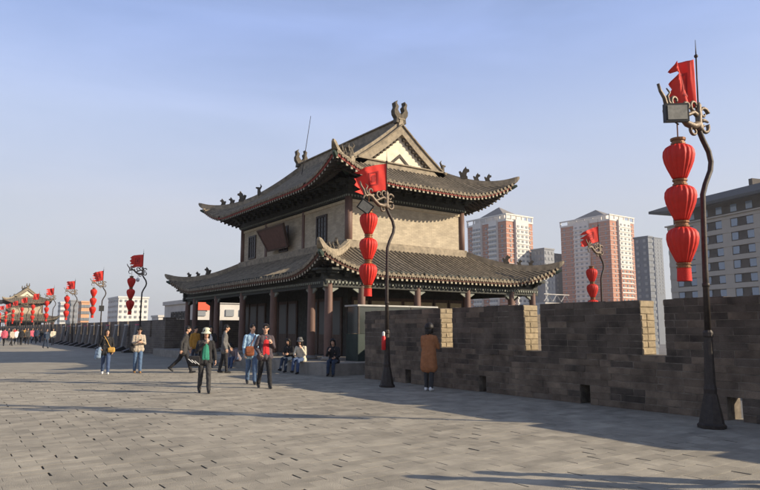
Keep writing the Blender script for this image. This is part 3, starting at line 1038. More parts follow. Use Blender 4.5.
    if detail:
        for sg in (-1, 1):
            for k, y in enumerate([-5.0, -3.95, -2.9, -.8, .25, 1.3, 2.9, 3.95, 5.0]):
                b = MB(); X = sg * (IX + .04)
                b.box(X - .04, X + .04, y - .48, y + .48, PZ + .02, 3.0)
                dp = b.build('door_leaf', M['door'], iw)
                b = MB(); b.box(X - .05, X + .05, y - .38, y + .38, 1.35, 2.85)
                b.build('door_lattice', M['dglass'], dp)
            for k, x in enumerate([-2.8, -1.85, -.9, .0, .95, 1.9, 2.85]):
                b = MB(); Y = sg * (IY + .04)
                b.box(x - .45, x + .45, Y - .04, Y + .04, PZ + .02, 3.0)
                dp = b.build('door_leaf', M['door'], iw)
                b = MB(); b.box(x - .36, x + .36, Y - .05, Y + .05, 1.25, 2.85)
                pp = b.build('door_lattice', M['lattice'], dp)
        # steps by the long side
        for k in range(2):
            b = MB(); b.bev(-PX - .36 * (2 - k), -PX - .002, -2.2, 2.6, 0, .14 * (k + 1), .012, 2, 1)
            b.build('step', M['stone'], pl)
        b = MB(); b.tube([(-3.1, -.8, 9.6), (-3.0, -1.5, 12.6)], [.022, .012], 6)
        b.build('lightning_rod', M['iron'], root)
    return root

tower((18.05, 29.0, 0), 'two-storey grey-tiled gate tower with upturned eaves and pale gable, in the middle', True)
tower((17.6, 181.0, 0), 'small distant tiled gate tower at the left edge beyond the crowd', False)

# glazed kiosk between the wall end and the tower platform
conc0 = mat('kiosk_roof_paint', (.40, .39, .36), .7, .15, 4)
k = empty('kiosk', (14.6, 19.75, .42), 0, 'glazed kiosk with flat roof and dark green base under the near tower eave', 'kiosk')
b = MB(); b.box(-1.9, 1.9, -.42, .42, 0, 1.0); b.build('base', M['dgreen'], k)
b = MB()
for x in (-1.87, -.62, .62, 1.87):
    for y in (-.40, .40): b.box(x - .03, x + .03, y - .03, y + .03, 1.0, 2.02)
b.build('frame', M['iron'], k)
b = MB(); b.box(-1.95, 1.95, -.46, .46, 2.02, 2.08); b.build('roof', conc0, k)
kg = mat('kiosk_glass', (.04, .047, .043), 0.2, .1, 3, spec=.6)
for x0, x1 in ((-1.84, -.65), (-.59, .59), (.65, 1.84)):
    for y in (-.40, .40):
        b = MB(); b.box(x0, x1, y - .008, y + .008, 1.01, 2.01); b.build('pane', kg, k)
for x in (-1.87, 1.87):
    b = MB(); b.box(x - .008, x + .008, -.37, .37, 1.01, 2.01); b.build('pane', kg, k)

# ================================================================== LAMP POSTS, LANTERNS, FLAGS
def spiral(c, r0, r1, a0, a1, n=14):
    """spiral in the arm plane: u along the arm, v up"""
    return [(c[0] + (r0 + (r1 - r0) * i / n) * math.cos(a0 + (a1 - a0) * i / n), c[1] + (r0 + (r1 - r0) * i / n) * math.sin(a0 + (a1 - a0) * i / n)) for i in range(n + 1)]

def lamp_meshes():
    out = {}
    b = MB()
    b.lathe([(.215, 0), (.22, .05), (.19, .08), (.165, .22), (.125, .42), (.105, .52), (.10, .55)], n=8)
    b.lathe([(.098, .55), (.105, .62), (.088, .70), (.072, 1.30), (.066, 1.46), (.082, 1.48), (.082, 1.54), (.06, 1.58)], n=10)
    out['base'] = b.mesh('base', M['iron'])
    b = MB()   # slim shaft with the sideways bow near its top
    pts = [(0, 0, 1.58), (.0, 0, 2.6), (0.01, 0, 3.55), (.02, 0, 3.9), (.10, 0, 4.10), (.24, 0, 4.36), (.27, 0, 4.52), (.22, 0, 4.70), (.08, 0, 4.90), (.01, 0, 5.02), (0, 0, 5.20), (0, 0, 5.50)]
    b.tube(pts, [.052, .048, .045, .045, .045, .045, .045, .045, .045, .045, .042, .036], 10)
    b.lathe([(.05, 2.30), (.062, 2.31), (.062, 2.36), (.05, 2.37)], n=10)
    out['shaft'] = b.mesh('shaft', M['iron'], True)
    b = MB()
    b.tube([(0, 0, 5.5), (0, 0, 6.45)], .014, 6); b.ball((0, 0, 6.43), .035, 8, 6); b.tube([(0, 0, 6.45), (0, 0, 6.74)], [.012, .004], 6)
    out['flag_staff'] = b.mesh('flag_staff', M['iron'], True)
    b = MB()
    def path(uv, r0, r1=None, y=0.0, flat=1.0):
        n = len(uv)
        r1 = r0 if r1 is None else r1
        r0 *= 1.35; r1 *= 1.5
        b.tube([(-u, y, v) for u, v in uv], [r0 + (r1 - r0) * i / (n - 1) for i in range(n)], 7)
    # dragon-like arm: body sweeping out to an upturned head
    path([(0, 5.16), (.14, 5.10), (.30, 5.12), (.44, 5.22), (.55, 5.33), (.66, 5.36), (.75, 5.31), (.80, 5.36), (.84, 5.48), (.93, 5.58), (.98, 5.70)], .052, .016)
    path([(0, 5.30), (.12, 5.36), (.24, 5.30), (.36, 5.24), (.46, 5.24)], .034, .02)
    path(spiral((.58, 5.47), .13, .035, -2.4, 3.4), .030, .014)
    path(spiral((.28, 5.43), .12, .03, -1.6, 4.0), .026, .012)
    path(spiral((.10, 5.48), .11, .03, -1.2, 4.2), .024, .012)
    path(spiral((.13, 5.02), .11, .03, 1.2, -4.2), .024, .012)
    path(spiral((-.13, 5.38), .12, .03, 3.0, -3.2), .028, .012)
    path(spiral((-.14, 5.12), .11, .03, 2.4, 8.2), .028, .012)
    path([(.66, 5.36), (.74, 5.42), (.76, 5.52), (.70, 5.60), (.78, 5.66)], .028, .008)
    path([(-.02, 5.22), (-.14, 5.26), (-.24, 5.24)], .036, .012)
    path([(.80, 5.33), (.86, 5.24), (.84, 5.12), (.76, 5.08), (.70, 5.13)], .022, .008)
    b.lathe([(.06, 5.04), (.07, 5.08), (.07, 5.14), (.055, 5.20), (.062, 5.34), (.05, 5.42), (.058, 5.50), (.03, 5.56)], n=10)
    out['scroll_arm'] = b.mesh('scroll_arm', M['iron_old'], True)
    return out
LM = lamp_meshes()
HX = .66   # lantern string hangs this far out on the arm

def lantern_mesh():
    prof = [(.095, 0), (.125, .03), (.155, .10), (.20, .20), (.24, .31), (.258, .41), (.25, .49), (.21, .555), (.15, .59), (.10, .60)]
    b = MB(); b.lathe(prof, n=96, rib=.10, ribn=18)
    return b.mesh('lantern_silk', M['lantern'], True)
LMESH = lantern_mesh()
def ring_mesh():
    b = MB(); b.lathe([(.085, 0), (.118, .005), (.118, .035), (.10, .04), (.10, .075), (.118, .08), (.118, .11), (.085, .115)], n=20)
    return b.mesh('band', M['brass'])
RMESH = ring_mesh()
def tassel_mesh():
    b = MB(); b.lathe([(.115, .0), (.108, .20), (.11, .22)], n=40, rib=.10, ribn=40)
    return b.mesh('tassel', M['tassel'])
TMESH = tassel_mesh()

def lantern_string(loc, rz, label, n=3, tilt=0.0):
    r = empty('lantern_string', loc, rz, label, 'lantern', 'strings of three red lanterns on the lamp posts')
    r.rotation_euler = (tilt, tilt * .6, rz)
    z = 0.0
    b = MB(); b.tube([(0, 0, .24), (0, 0, -.16)], .012, 6); b.lathe([(.12, -.20), (.125, -.16), (.03, -.14)], n=14)
    b.build('hook', M['brass'], r)
    z = -.16
    for i in range(n):
        o = link('band', RMESH, r); o.location = (0, 0, z - .115); z -= .115
        o = link('lantern', LMESH, r); o.location = (0, 0, z - .60); o.scale = (1, 1, 1); z -= .60
    o = link('band', RMESH, r); o.location = (0, 0, z - .09); o.scale = (1, 1, .8); z -= .09
    o = link('tassel', TMESH, r); o.location = (0, 0, z - .215)
    return r

def flag(loc, rz, label, w=.86, h=.80, limp=0.0, seed=0, fall=.25, curl=1.0):
    """local: hoist at origin, flies toward -X; ragged tongues at the fly"""
    rnd = random.Random(seed)
    f = empty('flag', loc, rz, label, 'flag', 'red flags on the lamp posts')
    NU, NV = 26, 24
    ph = rnd.uniform(0, 6)
    tong = 4
    def cut(v):
        q = (v * tong) % 1.0
        return 1.0 - .36 * abs(q - .5) * 2 * (0.6 + .4 * math.sin(7 * v + seed))
    def P(u, v):
        # u 0..1 along the fly, v 0..1 downwards
        x = -u * w * (1 - limp * .45)
        y = curl * (.10 * u * math.sin(7.0 * u + 2.6 * v + ph) + .05 * u * math.sin(15 * u + 5 * v)) + limp * .10 * math.sin(22 * u + 3 * v) * u
        z = -v * h * (1 + .1 * limp) - fall * u * w - limp * u * .28 + .03 * math.sin(6 * u + ph) * u
        return Vector((x, y, z))
    vs = []; fs = []
    for j in range(NV + 1):
        v = j / NV
        for i in range(NU + 1):
            vs.append(P(i / NU * cut(v), v))
    for j in range(NV):
        for i in range(NU):
            a = j * (NU + 1) + i
            fs.append((a, a + 1, a + NU + 2, a + NU + 1))
    b = MB(); b.add(vs, fs)
    o = b.build('cloth', M['flag'], f, True)
    md = o.modifiers.new('thickness', 'SOLIDIFY'); md.thickness = .006
    # darker printed square emblem, on both faces
    b = MB()
    def patch(u0, u1, v0, v1, off):
        n = 6; q = []; ff = []
        for j in range(n + 1):
            for i in range(n + 1):
                p = P(u0 + (u1 - u0) * i / n, v0 + (v1 - v0) * j / n); q.append(p + Vector((0, off, 0)))
        for j in range(n):
            for i in range(n): a = j * (n + 1) + i; ff.append((a, a + 1, a + n + 2, a + n + 1))
        b.add(q, ff)
    for off in (-.011, .011):
        for (u0, u1, v0, v1) in ((.26, .56, .24, .29), (.26, .56, .70, .75), (.26, .31, .29, .70), (.51, .56, .29, .70), (.36, .46, .36, .62), (.34, .48, .40, .44), (.34, .48, .54, .58)):
            patch(u0, u1, v0, v1, off)
    b.build('emblem', M['emblem'], f, True)
    return f

def lamp(loc, rz, label, extras=()):
    r = empty('lamp_post', loc, rz, label, 'lamp post', 'lamp posts with scrolled arms')
    for n in ('base', 'shaft', 'flag_staff', 'scroll_arm'): link(n, LM[n], r)
    if 'flood' in extras:
        rot = extras['flood']
        b = MB(); b.box(-.20, .20, -.05, .05, -.155, .155); b.box(-.12, .12, .05, .10, -.10, .10)
        o = b.build('floodlight', M['black'], r); o.location = extras['fpos']; o.rotation_euler = rot
        b = MB(); b.box(-.165, .165, -.058, -.048, -.12, .12); g2 = b.build('lens', M['lampglass'], o)
        b = MB(); b.tube([(0, .06, -.05), (0.0, .12, -.10), (0.10, .12, -.17)], .014, 6); b.build('yoke', M['iron'], o)
    if 'globe' in extras:
        b = MB(); b.ball((-.28, 0, 4.72), (.12, .12, .13), 12, 8); b.tube([(-.28, 0, 4.84), (-.28, 0, 5.10)], .012, 6)
        b.build('globe', M['white_paint'], r, True)
    if 'box' in extras:
        b = MB(); b.box(-.17, .17, -.14, .14, 3.05, 3.5); b.build('control_box', M['black'], r)
    return r

lamps = [
    (10.43, 5.37, -.0, 'first', 'nearest'), (10.33, 14.25, 0, '', ''), (10.55, 41.4, 0, '', ''), (10.9, 55.0, 0, '', ''), (11.0, 68.6, 0, '', ''),
    (10.9, 81.8, 0, '', ''), (11.0, 95.6, 0, '', ''), (11.0, 109.0, 0, '', ''), (11.0, 122.5, 0, '', ''), (11.0, 136.0, 0, '', ''), (11.0, 150.0, 0, '', ''), (11.0, 163.0, 0, '', ''),
]
ords = ['nearest lamp post, at the right edge', 'lamp post in front of the big tower', 'first lamp post left of the big tower', 'second lamp post left of the big tower',
        'third lamp post left of the big tower', 'fourth lamp post left of the big tower', 'fifth lamp post left of the big tower', 'sixth lamp post left of the big tower',
        'seventh lamp post left of the big tower', 'eighth lamp post left of the big tower', 'ninth lamp post left of the big tower', 'last lamp post left of the big tower']
for i, (x, y, rz, _, _) in enumerate(lamps):
    ex = {}
    rot = 0.0
    if i == 0:
        rot = R(-10); ex = {'flood': (R(6), R(-4), R(-24)), 'fpos': (-.74, -.14, 5.18)}
    elif i == 1:
        rot = R(4); ex = {'flood': (R(20), R(35), R(-30)), 'fpos': (-.86, -.10, 4.98)}
    elif i == 2: ex = {'globe': 1}
    elif i == 3: ex = {'box': 1}
    lab = ['tall black iron lamp post with floodlight and scrolled arm, nearest at the right',
           'black iron lamp post with scrolled arm standing before the big tower',
           'curved iron lamp post with a white globe, first left of the big tower',
           'curved iron lamp post with a black box on its shaft, second left of the tower'][i] if i < 4 else 'curved iron lamp post, ' + ords[i].replace('lamp post ', '')
    lp = lamp((x, y, 0), rot, lab, ex)
    lx_ = 0.0
    if i == 0: lp.rotation_euler = (0, R(2.3), rot); lx_ = .20
    c, s = math.cos(rot), math.sin(rot)
    hd = HX if i else .50
    lantern_string((x + lx_ - hd * c, y - hd * s, 5.10 if i else 5.0), rot + i, 'string of three red lanterns hanging from the ' + ords[i], 3, R(random.uniform(-1, 1)))
    fl = dict(w=.86, h=.80, limp=0, fall=random.uniform(.05, .3), curl=random.uniform(.7, 1.3))
    if i == 0: fl = dict(w=.62, h=.86, limp=.35, fall=.05, curl=1.2)
    if i == 1: fl = dict(w=.95, h=.80, limp=0, fall=.20, curl=1.0)
    flag((x + lx_ * 1.27, y, 6.38), R(-28) if i else R(-30), 'red flag with ragged tongues flying from the ' + ords[i] if i else 'limp folded red flag on the nearest lamp post, at the right edge', seed=i, **fl)
# lamp behind the wall on the bastion corner, and one out of the frame whose shadow crosses the paving
lamp((25.0, 17.55, 0), 0, 'lamp post rising behind the wall in front of the brick high-rise')
lantern_string((24.34, 17.55, 4.62), 0, 'string of red lanterns behind the wall in front of the brick high-rise')
flag((25.0, 17.55, 6.38), R(-30), 'red flag flying behind the wall in front of the brick high-rise', seed=31, w=.9, h=.72, fall=.35)
lamp((10.45, -3.6, 0), 0, 'lamp post standing just outside the right edge of the picture')
flag((10.45, -3.6, 6.38), 0, 'red flag on the lamp post just outside the right edge', seed=33)
lantern_string((9.79, -3.6, 5.1), 0, 'string of red lanterns on the lamp post just outside the right edge')

# small red canister on the second post
c = empty('red_canister', (10.33, 14.25, 0), R(200), 'small red canister with white cap strapped to the post before the tower', 'canister')
b = MB(); b.lathe([(.045, 1.02), (.06, 1.04), (.06, 1.36), (.04, 1.41)], (.17, 0, 0), 12); b.build('body', cloth('canred', (.55, .02, .02), .4), c, angle=40)
b = MB(); b.lathe([(.038, 1.41), (.04, 1.50), (.02, 1.53)], (.17, 0, 0), 10); b.build('cap', M['white_paint'], c)

# display boards leaning on the long parapet
for i in range(11):
    y = 45.0 + i * 3.06
    d = empty('display_stand', (10.85, y, 0), 0, 'grey display stand on a dark foot, %s from the tower along the long parapet' % ('nearest', 'second', 'third', 'fourth', 'fifth', 'sixth', 'seventh', 'eighth', 'ninth', 'tenth', 'eleventh')[i], 'stand', 'display stands along the parapet')
    b = MB(); b.prism([(-.45, 0), (.45, 0), (.45, .16), (.25, .36), (-.45, .10)], (0, 0, 0), (1, 0, 0), (0, 0, 1), .7); b.build('foot', M['black'], d)
    b = MB(); b.prism([(.15, .3), (.36, .3), (.53, 1.85), (.36, 1.85)], (0, 0, 0), (1, 0, 0), (0, 0, 1), .45); b.build('board', cloth('board', (.20, .19, .175)), d)
    b = MB(); b.box(.34, .55, -.24, .24, 1.86, 1.93); b.build('cap', M['white_paint'] if i % 3 else cloth('pinkcap', (.6, .12, .2)), d)

# ================================================================== CITY BUILDINGS
M['red_brick'] = brickmat('highrise_brick', (.44, .205, .135), (.41, .185, .12), (.48, .30, .22), 3.0, 1.5, .10, 'wall', .1, .85, .08)
M['hr_white'] = mat('highrise_white', (.66, .62, .56), .8, .08, .2)
M['hr_glass'] = glassmat('highrise_glass', (.19, .20, .21), .3)  # grey glass of the city windows
M['hr_roof'] = mat('highrise_roof', (.20, .18, .165), .8, .1, .2)
def wmesh(w, h, d=.25):
    b = MB(); b.box(-w / 2, w / 2, -d, .08, 0, h); return b.mesh('window', M['hr_glass'])
def highrise(x, F, sx, sy, top, label, low=0.0, fh=3.0, by=((.20, .40), (.60, .82)), wy=(.10, .50, .91)):
    p = at(x, F)
    r = empty('highrise', (p.x, p.y, -12), 0, label, 'building')
    H = top + 12
    b = MB(); b.box(0, sx, 0, sy, 0, H); wl_ = b.build('wall', M['red_brick'], r)
    n = int(H / fh)
    WM = wmesh(1.5, 1.15)
    # white projecting bays on both visible faces
    bays_y = [(sy * a, sy * c) for a, c in by]      # on the -X face
    bays_x = [(sx * .30, sx * .78)]                             # on the -Y face
    for (a, c) in bays_y:
        b = MB(); b.box(-1.3, -.01, a, c, 0, H + 1.2); b.build('bay', M['hr_white'], r)
    zs = H * low
    for (a, c) in bays_x:
        b = MB(); b.box(a, c, -1.3, -.01, zs, H + 1.2); b.build('bay', M['hr_white'], r)
        if low: b = MB(); b.box(a, c, -1.3, -.01, 0, zs); b.build('bay', M['red_brick'], r)
    # storey bands
    for f in range(4, n):
        z = f * fh
        b = MB()
        for a, c in bays_y: b.box(-1.9, -1.31, a, c, z - .15, z + .85)
        for a, c in bays_x: b.box(a, c, -1.6, -1.31, z - .15, z + .65)
        for a, c in segs(-.25, sy, bays_y): b.box(-.2, -.012, a, c, z - .09, z + .09)
        b.box(-.012, bays_x[0][0], -.25, -.012, z - .12, z + .12); b.box(bays_x[0][1], sx, -.25, -.012, z - .12, z + .12)
        b.build('storey_band', M['hr_white'], r)
        zz = z + .95
        # windows: in bays and in brick piers
        for a, c in bays_y:
            k = 3
            for i in range(k):
                o = link('window', WM, r); o.location = (-1.31, a + (c - a) * (i + .5) / k, zz); o.rotation_euler = (0, 0, R(-90))
        for yy in [sy * q for q in wy]:
            o = link('window', WM, r); o.location = (-.0, yy, zz); o.rotation_euler = (0, 0, R(-90)); o.scale = (.8, 1, 1)
        for a, c in bays_x:
            k = 3
            for i in range(k):
                o = link('window', WM, r); o.location = (a + (c - a) * (i + .5) / k, -1.31, zz)
        for xx in (sx * .15, sx * .89):
            o = link('window', WM, r); o.location = (xx, 0, zz); o.scale = (.7, 1, 1)
    # crown: white parapet frame and pyramid roof
    b = MB(); b.box(-.3, sx + .3, -.3, sy + .3, H, H + 1.0)
    b.box(sx * .12, sx * .88, sy * .12, sy * .88, H + 1.0, H + 4.6); b.build('crown', M['hr_white'], r)
    for i in range(7):
        b = MB(); b.box(-.2, .4, sy * i / 6 - .4, sy * i / 6 + .4, H + 1.0, H + 3.4); b.build('crown_post', M['hr_white'], r)
    for i in range(1, 6):
        b = MB(); b.box(sx * i / 5 - .4, sx * i / 5 + .4, -.2, .4, H + 1.0, H + 3.4); b.build('crown_post', M['hr_white'], r)
    b = MB(); b.box(-.5, .7, -.5, sy + .5, H + 3.4, H + 4.1); b.box(.702, sx + .5, -.5, .7, H + 3.4, H + 4.1); b.build('crown_beam', M['hr_white'], r)
    b = MB(); cx, cy = sx / 2, sy / 2; q = .34
    b.add([(sx * (.5 - q), sy * (.5 - q), H + 4.6), (sx * (.5 + q), sy * (.5 - q), H + 4.6), (sx * (.5 + q), sy * (.5 + q), H + 4.6), (sx * (.5 - q), sy * (.5 + q), H + 4.6), (cx, cy, H + 11)],
          [(0, 1, 4), (1, 2, 4), (2, 3, 4), (3, 0, 4), (3, 2, 1, 0)])
    b.build('roof', M['hr_roof'], r)
    return r
highrise(509, 330, 21, 30, 59.5, 'brick and white high-rise with pyramid roof just right of the tower eaves', 0, 2.7)
highrise(615, 385, 26, 38, 69.5, 'red brick and white high-rise with pyramid roof behind the distant flag', .62, by=((.40, .70),), wy=(.08, .20, .32, .78, .92))

def block(name, x, F, sx, sy, top, wallm, label, cols_y=4, cols_x=4, fh=3.2, ww=1.5, wh=1.5, rz=0, z0=-12, roofm=None, floors=None, base=None, winm=None):
    p = base or at(x, F)
    r = empty(name, (p[0], p[1], z0), rz, label, 'building')
    H = top - z0
    b = MB(); b.box(0, sx, 0, sy, 0, H); b.build('wall', wallm, r)
    b = MB(); b.box(-.35, sx + .35, -.35, sy + .35, H, H + .8); b.build('parapet', roofm or wallm, r)
    me = wmesh(ww, wh)
    n = int(H / fh)
    for f in range(max(0, n - (floors or n)), n):
        z = H - (n - f) * fh + .7
        for i in range(cols_y):
            o = link('window', me, r); o.location = (0, sy * (i + .5) / cols_y, z); o.rotation_euler = (0, 0, R(-90))
        for i in range(cols_x):
            o = link('window', me, r); o.location = (sx * (i + .5) / cols_x, 0, z)
    return r
conc = mat('pale_concrete', (.50, .47, .43), .85, .1, .3)
grey = mat('grey_cladding', (.24, .245, .26), .7, .1, .3)
slate = mat('slate_cladding', (.13, .145, .17), .6, .1, .3)
orange = mat('orange_render', (.60, .33, .18), .85, .1, .3)
white = mat('white_render', (.62, .60, .56), .85, .08, .3)
block('office_block', 547, 330, 8, 9, 44, grey, 'grey office block with white bands right of the tower eaves', 4, 3, floors=14)
block('apartment_block', 556, 420, 14, 20, 52, slate, 'pale blue-grey block in the gap between the two brick high-rises', 3, 2, floors=14)
block('slab_tower', 653, 320, 4, 8, 49, slate, 'slate-blue tower slab with orange strip beside the hotel', 2, 4, floors=18)
block('slab_tower', 659, 560, 14, 10, 84, slate, 'hazy grey tower between the brick high-rise and the hotel', 3, 3, floors=16)
r = block('low_building', 546, 190, 11, 9, 8.8, conc, 'low white rooftop building with triangular trusses above the wall', 3, 5, fh=3.2, floors=2)
for kx in range(3):
    b = MB()
    for q in ((0, 0), (2, 2.6), (4, 0)): pass
    b.tube([(kx * 4, .3, 22), (kx * 4 + 2, .3, 24.2), (kx * 4 + 4, .3, 22)], .16, 4); b.tube([(kx * 4, .3, 24.2), (kx * 4 + 4, .3, 24.2)], .16, 4)
    b.build('truss', conc, r)
# left-hand city
block('apartment_block', 117, 300, 14, 22, 16.5, white, 'white apartment block with dark windows behind the first lamps on the left', 7, 6, fh=2.6, ww=1.0, wh=1.1, floors=9)
block('office_block', 80, 330, 4, 9, 15.5, orange, 'orange rendered block behind the lanterns on the left', 2, 3, fh=3.4, floors=6)
block('office_block', 69, 360, 4, 14, 17.5, grey, 'grey block left of the orange one', 3, 2, fh=3.4, floors=6)
block('apartment_block', 59, 420, 4, 10, 19, white, 'narrow pale block behind lanterns at the far left', 3, 3, fh=3.4, floors=6)
block('low_building', 158, 260, 16, 10, 6.5, conc, 'low beige building between the white block and the tower roof', 3, 5, fh=3.4, floors=3)
r = block('department_store', 193, 120, 26, 19, 6.6, conc, 'pale flat-roofed store with red sign, seen under the left eave of the tower', 0, 9, fh=3.2, ww=1.7, wh=1.3, floors=5)
b = MB(); b.box(.2, 3.0, -.5, -.36, 17.2, 18.9); b.build('sign_board', cloth('signred', (.62, .10, .05)), r)
for i in range(5):   # big dark sign characters on the long side
    b = MB(); yy = 4.5 + i * 1.9
    b.box(-.3, -.01, yy, yy + .32, 15.5, 17.1); b.box(-.3, -.01, yy + 1.05, yy + 1.37, 15.5, 17.1)
    b.box(-.3, -.01, yy + .322, yy + 1.048, 15.5, 15.8); b.box(-.3, -.01, yy + .322, yy + 1.048, 16.8, 17.1)
    if i % 2: b.box(-.3, -.01, yy + .322, yy + 1.048, 16.15, 16.4)
    b.build('sign_character', M['black'], r)
b = MB(); b.box(8, 12, 6, 10, 18.6, 22.4); b.build('roof_cabin', white, r)

# hotel on the right
A = Vector((156.3, 91.5, 0)) + RV * 3.0; d = Vector((-.279, -.960, 0)).normalized(); nrm = Vector((-d.y, d.x, 0))
if nrm.x > 0: nrm = -nrm
HL = 52.0
h = empty('hotel', (A.x, A.y, -12), math.atan2(d.y, d.x), 'large beige hotel with dark upturned roof and window bays at the right edge', 'building')
# local x along the facade; facade outward normal:
sgn = 1 if (Matrix.Rotation(math.atan2(d.y, d.x), 3, 'Z') @ Vector((0, 1, 0))).dot(nrm) > 0 else -1
hm = mat('hotel_stone', (.40, .355, .30), .85, .06, .4)
hw = mat('hotel_recess', (.07, .058, .05), .8, .15, .5)
hroof = mat('hotel_roof', (.055, .058, .062), .8, .15, .6)
EZ = 44.4      # eave height above city ground
def hb(x0, x1, y0, y1, z0, z1): # y outward
    b = MB(); lo, hi = sorted((y0 * sgn, y1 * sgn)); b.box(x0, x1, lo, hi, z0, z1); return b
hb(0, HL, -18, -.3, 0, EZ - 3.4).build('wall', hw, h)
hb(1.0, HL, -18, -.9, EZ - 3.4, EZ - .1).build('attic_wall', hw, h)
FH = 3.33
nf = 10
piers = [0.0]
glassb = glassmat('hotel_glass', (.16, .22, .30), .12)
bay = 8.6
gm = MB(); gm.box(-.85, .85, -.05, .05, 0, 1.75); gmesh = gm.mesh('pane', glassb)
for f in range(nf):
    zt = EZ - 3.4 - f * FH
    hb(-.2, HL, -.29, .18, zt - 1.15, zt).build('spandrel', hm, h)
    x = 0.0
    while x < HL - 1:
        hb(x - .2, x + 2.2, -.29, .05, zt - FH, zt - 1.152).build('pier', hm, h)
        for px in (x + 3.2, x + 7.4):
            o = link('window', gmesh, h); o.location = (px, -.15 * sgn, zt - FH + .25)
        hb(x + 4.15, x + 6.45, -.28, .10, zt - FH, zt - FH + .8).build('balcony', hw, h)
        x += bay
for i in range(12):
    o = link('window', gmesh, h); o.location = (3 + i * 4.2, -.87 * sgn, EZ - 2.8)
hb(-.6, HL, -18, .7, EZ - 3.75, EZ - 3.402).build('cornice', hm, h)
# roof with lifted left corner
b = MB(); vs = []
N = 16
for i in range(N + 1):
    x = -3.4 + (HL + 3.4) * i / N
    l = max(0, 1 - (x + 3.4) / 9) ** 2
    vs += [(x, 3.2 * sgn, EZ + 1.0 * l), (max(x, 1.5 + .001 * i), -3.0 * sgn, EZ + 3.1), (max(x, 6.0 + .001 * i), -9 * sgn, EZ + 4.2), (x, 3.2 * sgn, EZ - .7 + 1.0 * l), (max(x, 0), -1.2 * sgn, EZ - .1)]
fs = []
for i in range(N):
    a = i * 5; c = a + 5
    fs += [(a, c, c + 1, a + 1), (a + 1, c + 1, c + 2, a + 2), (a, a + 3, c + 3, c), (a + 3, a + 4, c + 4, c + 3)]
fs += [(0, 1, 4, 3), (1, 2, 4)]
b.add(vs, fs)
b.add([(-3.4, 3.2 * sgn, EZ + 1.0), (1.5, -3 * sgn, EZ + 3.1), (6, -9 * sgn, EZ + 4.2), (-3.4, -20 * sgn, EZ + 1.0), (-3.4, 3.2 * sgn, EZ + .3), (-3.4, -20 * sgn, EZ + .3), (1, -20 * sgn, EZ - .1), (1, -1.2 * sgn, EZ - .1)],
      [(0, 1, 2, 3), (4, 0, 3, 5), (4, 5, 6, 7)])
b.build('roof', hroof, h)
for px, w in ((21, 1.0), (26.5, 1.6)):
    hb(px, px + w, -8, -5, EZ + 3, EZ + 5.2).build('roof_vent', hw, h)

# ================================================================== PEOPLE
TMP = bpy.data.scenes.new('workshop')
def vox(name, mb, voxel, m, parent, smooth=3, push=0.0):
    me = mb.mesh('tmp', m)
    o = bpy.data.objects.new('tmp', me); TMP.collection.objects.link(o)
    r = o.modifiers.new('r', 'REMESH'); r.mode = 'VOXEL'; r.voxel_size = voxel; r.adaptivity = 0.0
    sm = o.modifiers.new('s', 'SMOOTH'); sm.factor = .5; sm.iterations = smooth
    if push:
        tx = bpy.data.textures.get('folds') or bpy.data.textures.new('folds', 'CLOUDS')
        tx.noise_scale = .075; tx.noise_depth = 2
        dm = o.modifiers.new('d', 'DISPLACE'); dm.texture = tx; dm.strength = push; dm.mid_level = .5; dm.texture_coords = 'GLOBAL'
    vl = TMP.view_layers[0]
    vl.update()
    dg = vl.depsgraph
    nm = bpy.data.meshes.new_from_object(o.evaluated_get(dg))
    nm.name = name
    bpy.data.objects.remove(o)
    nm.polygons.foreach_set('use_smooth', [True] * len(nm.polygons))
    nm.materials.clear(); nm.materials.append(m)
    return link(name, nm, parent)

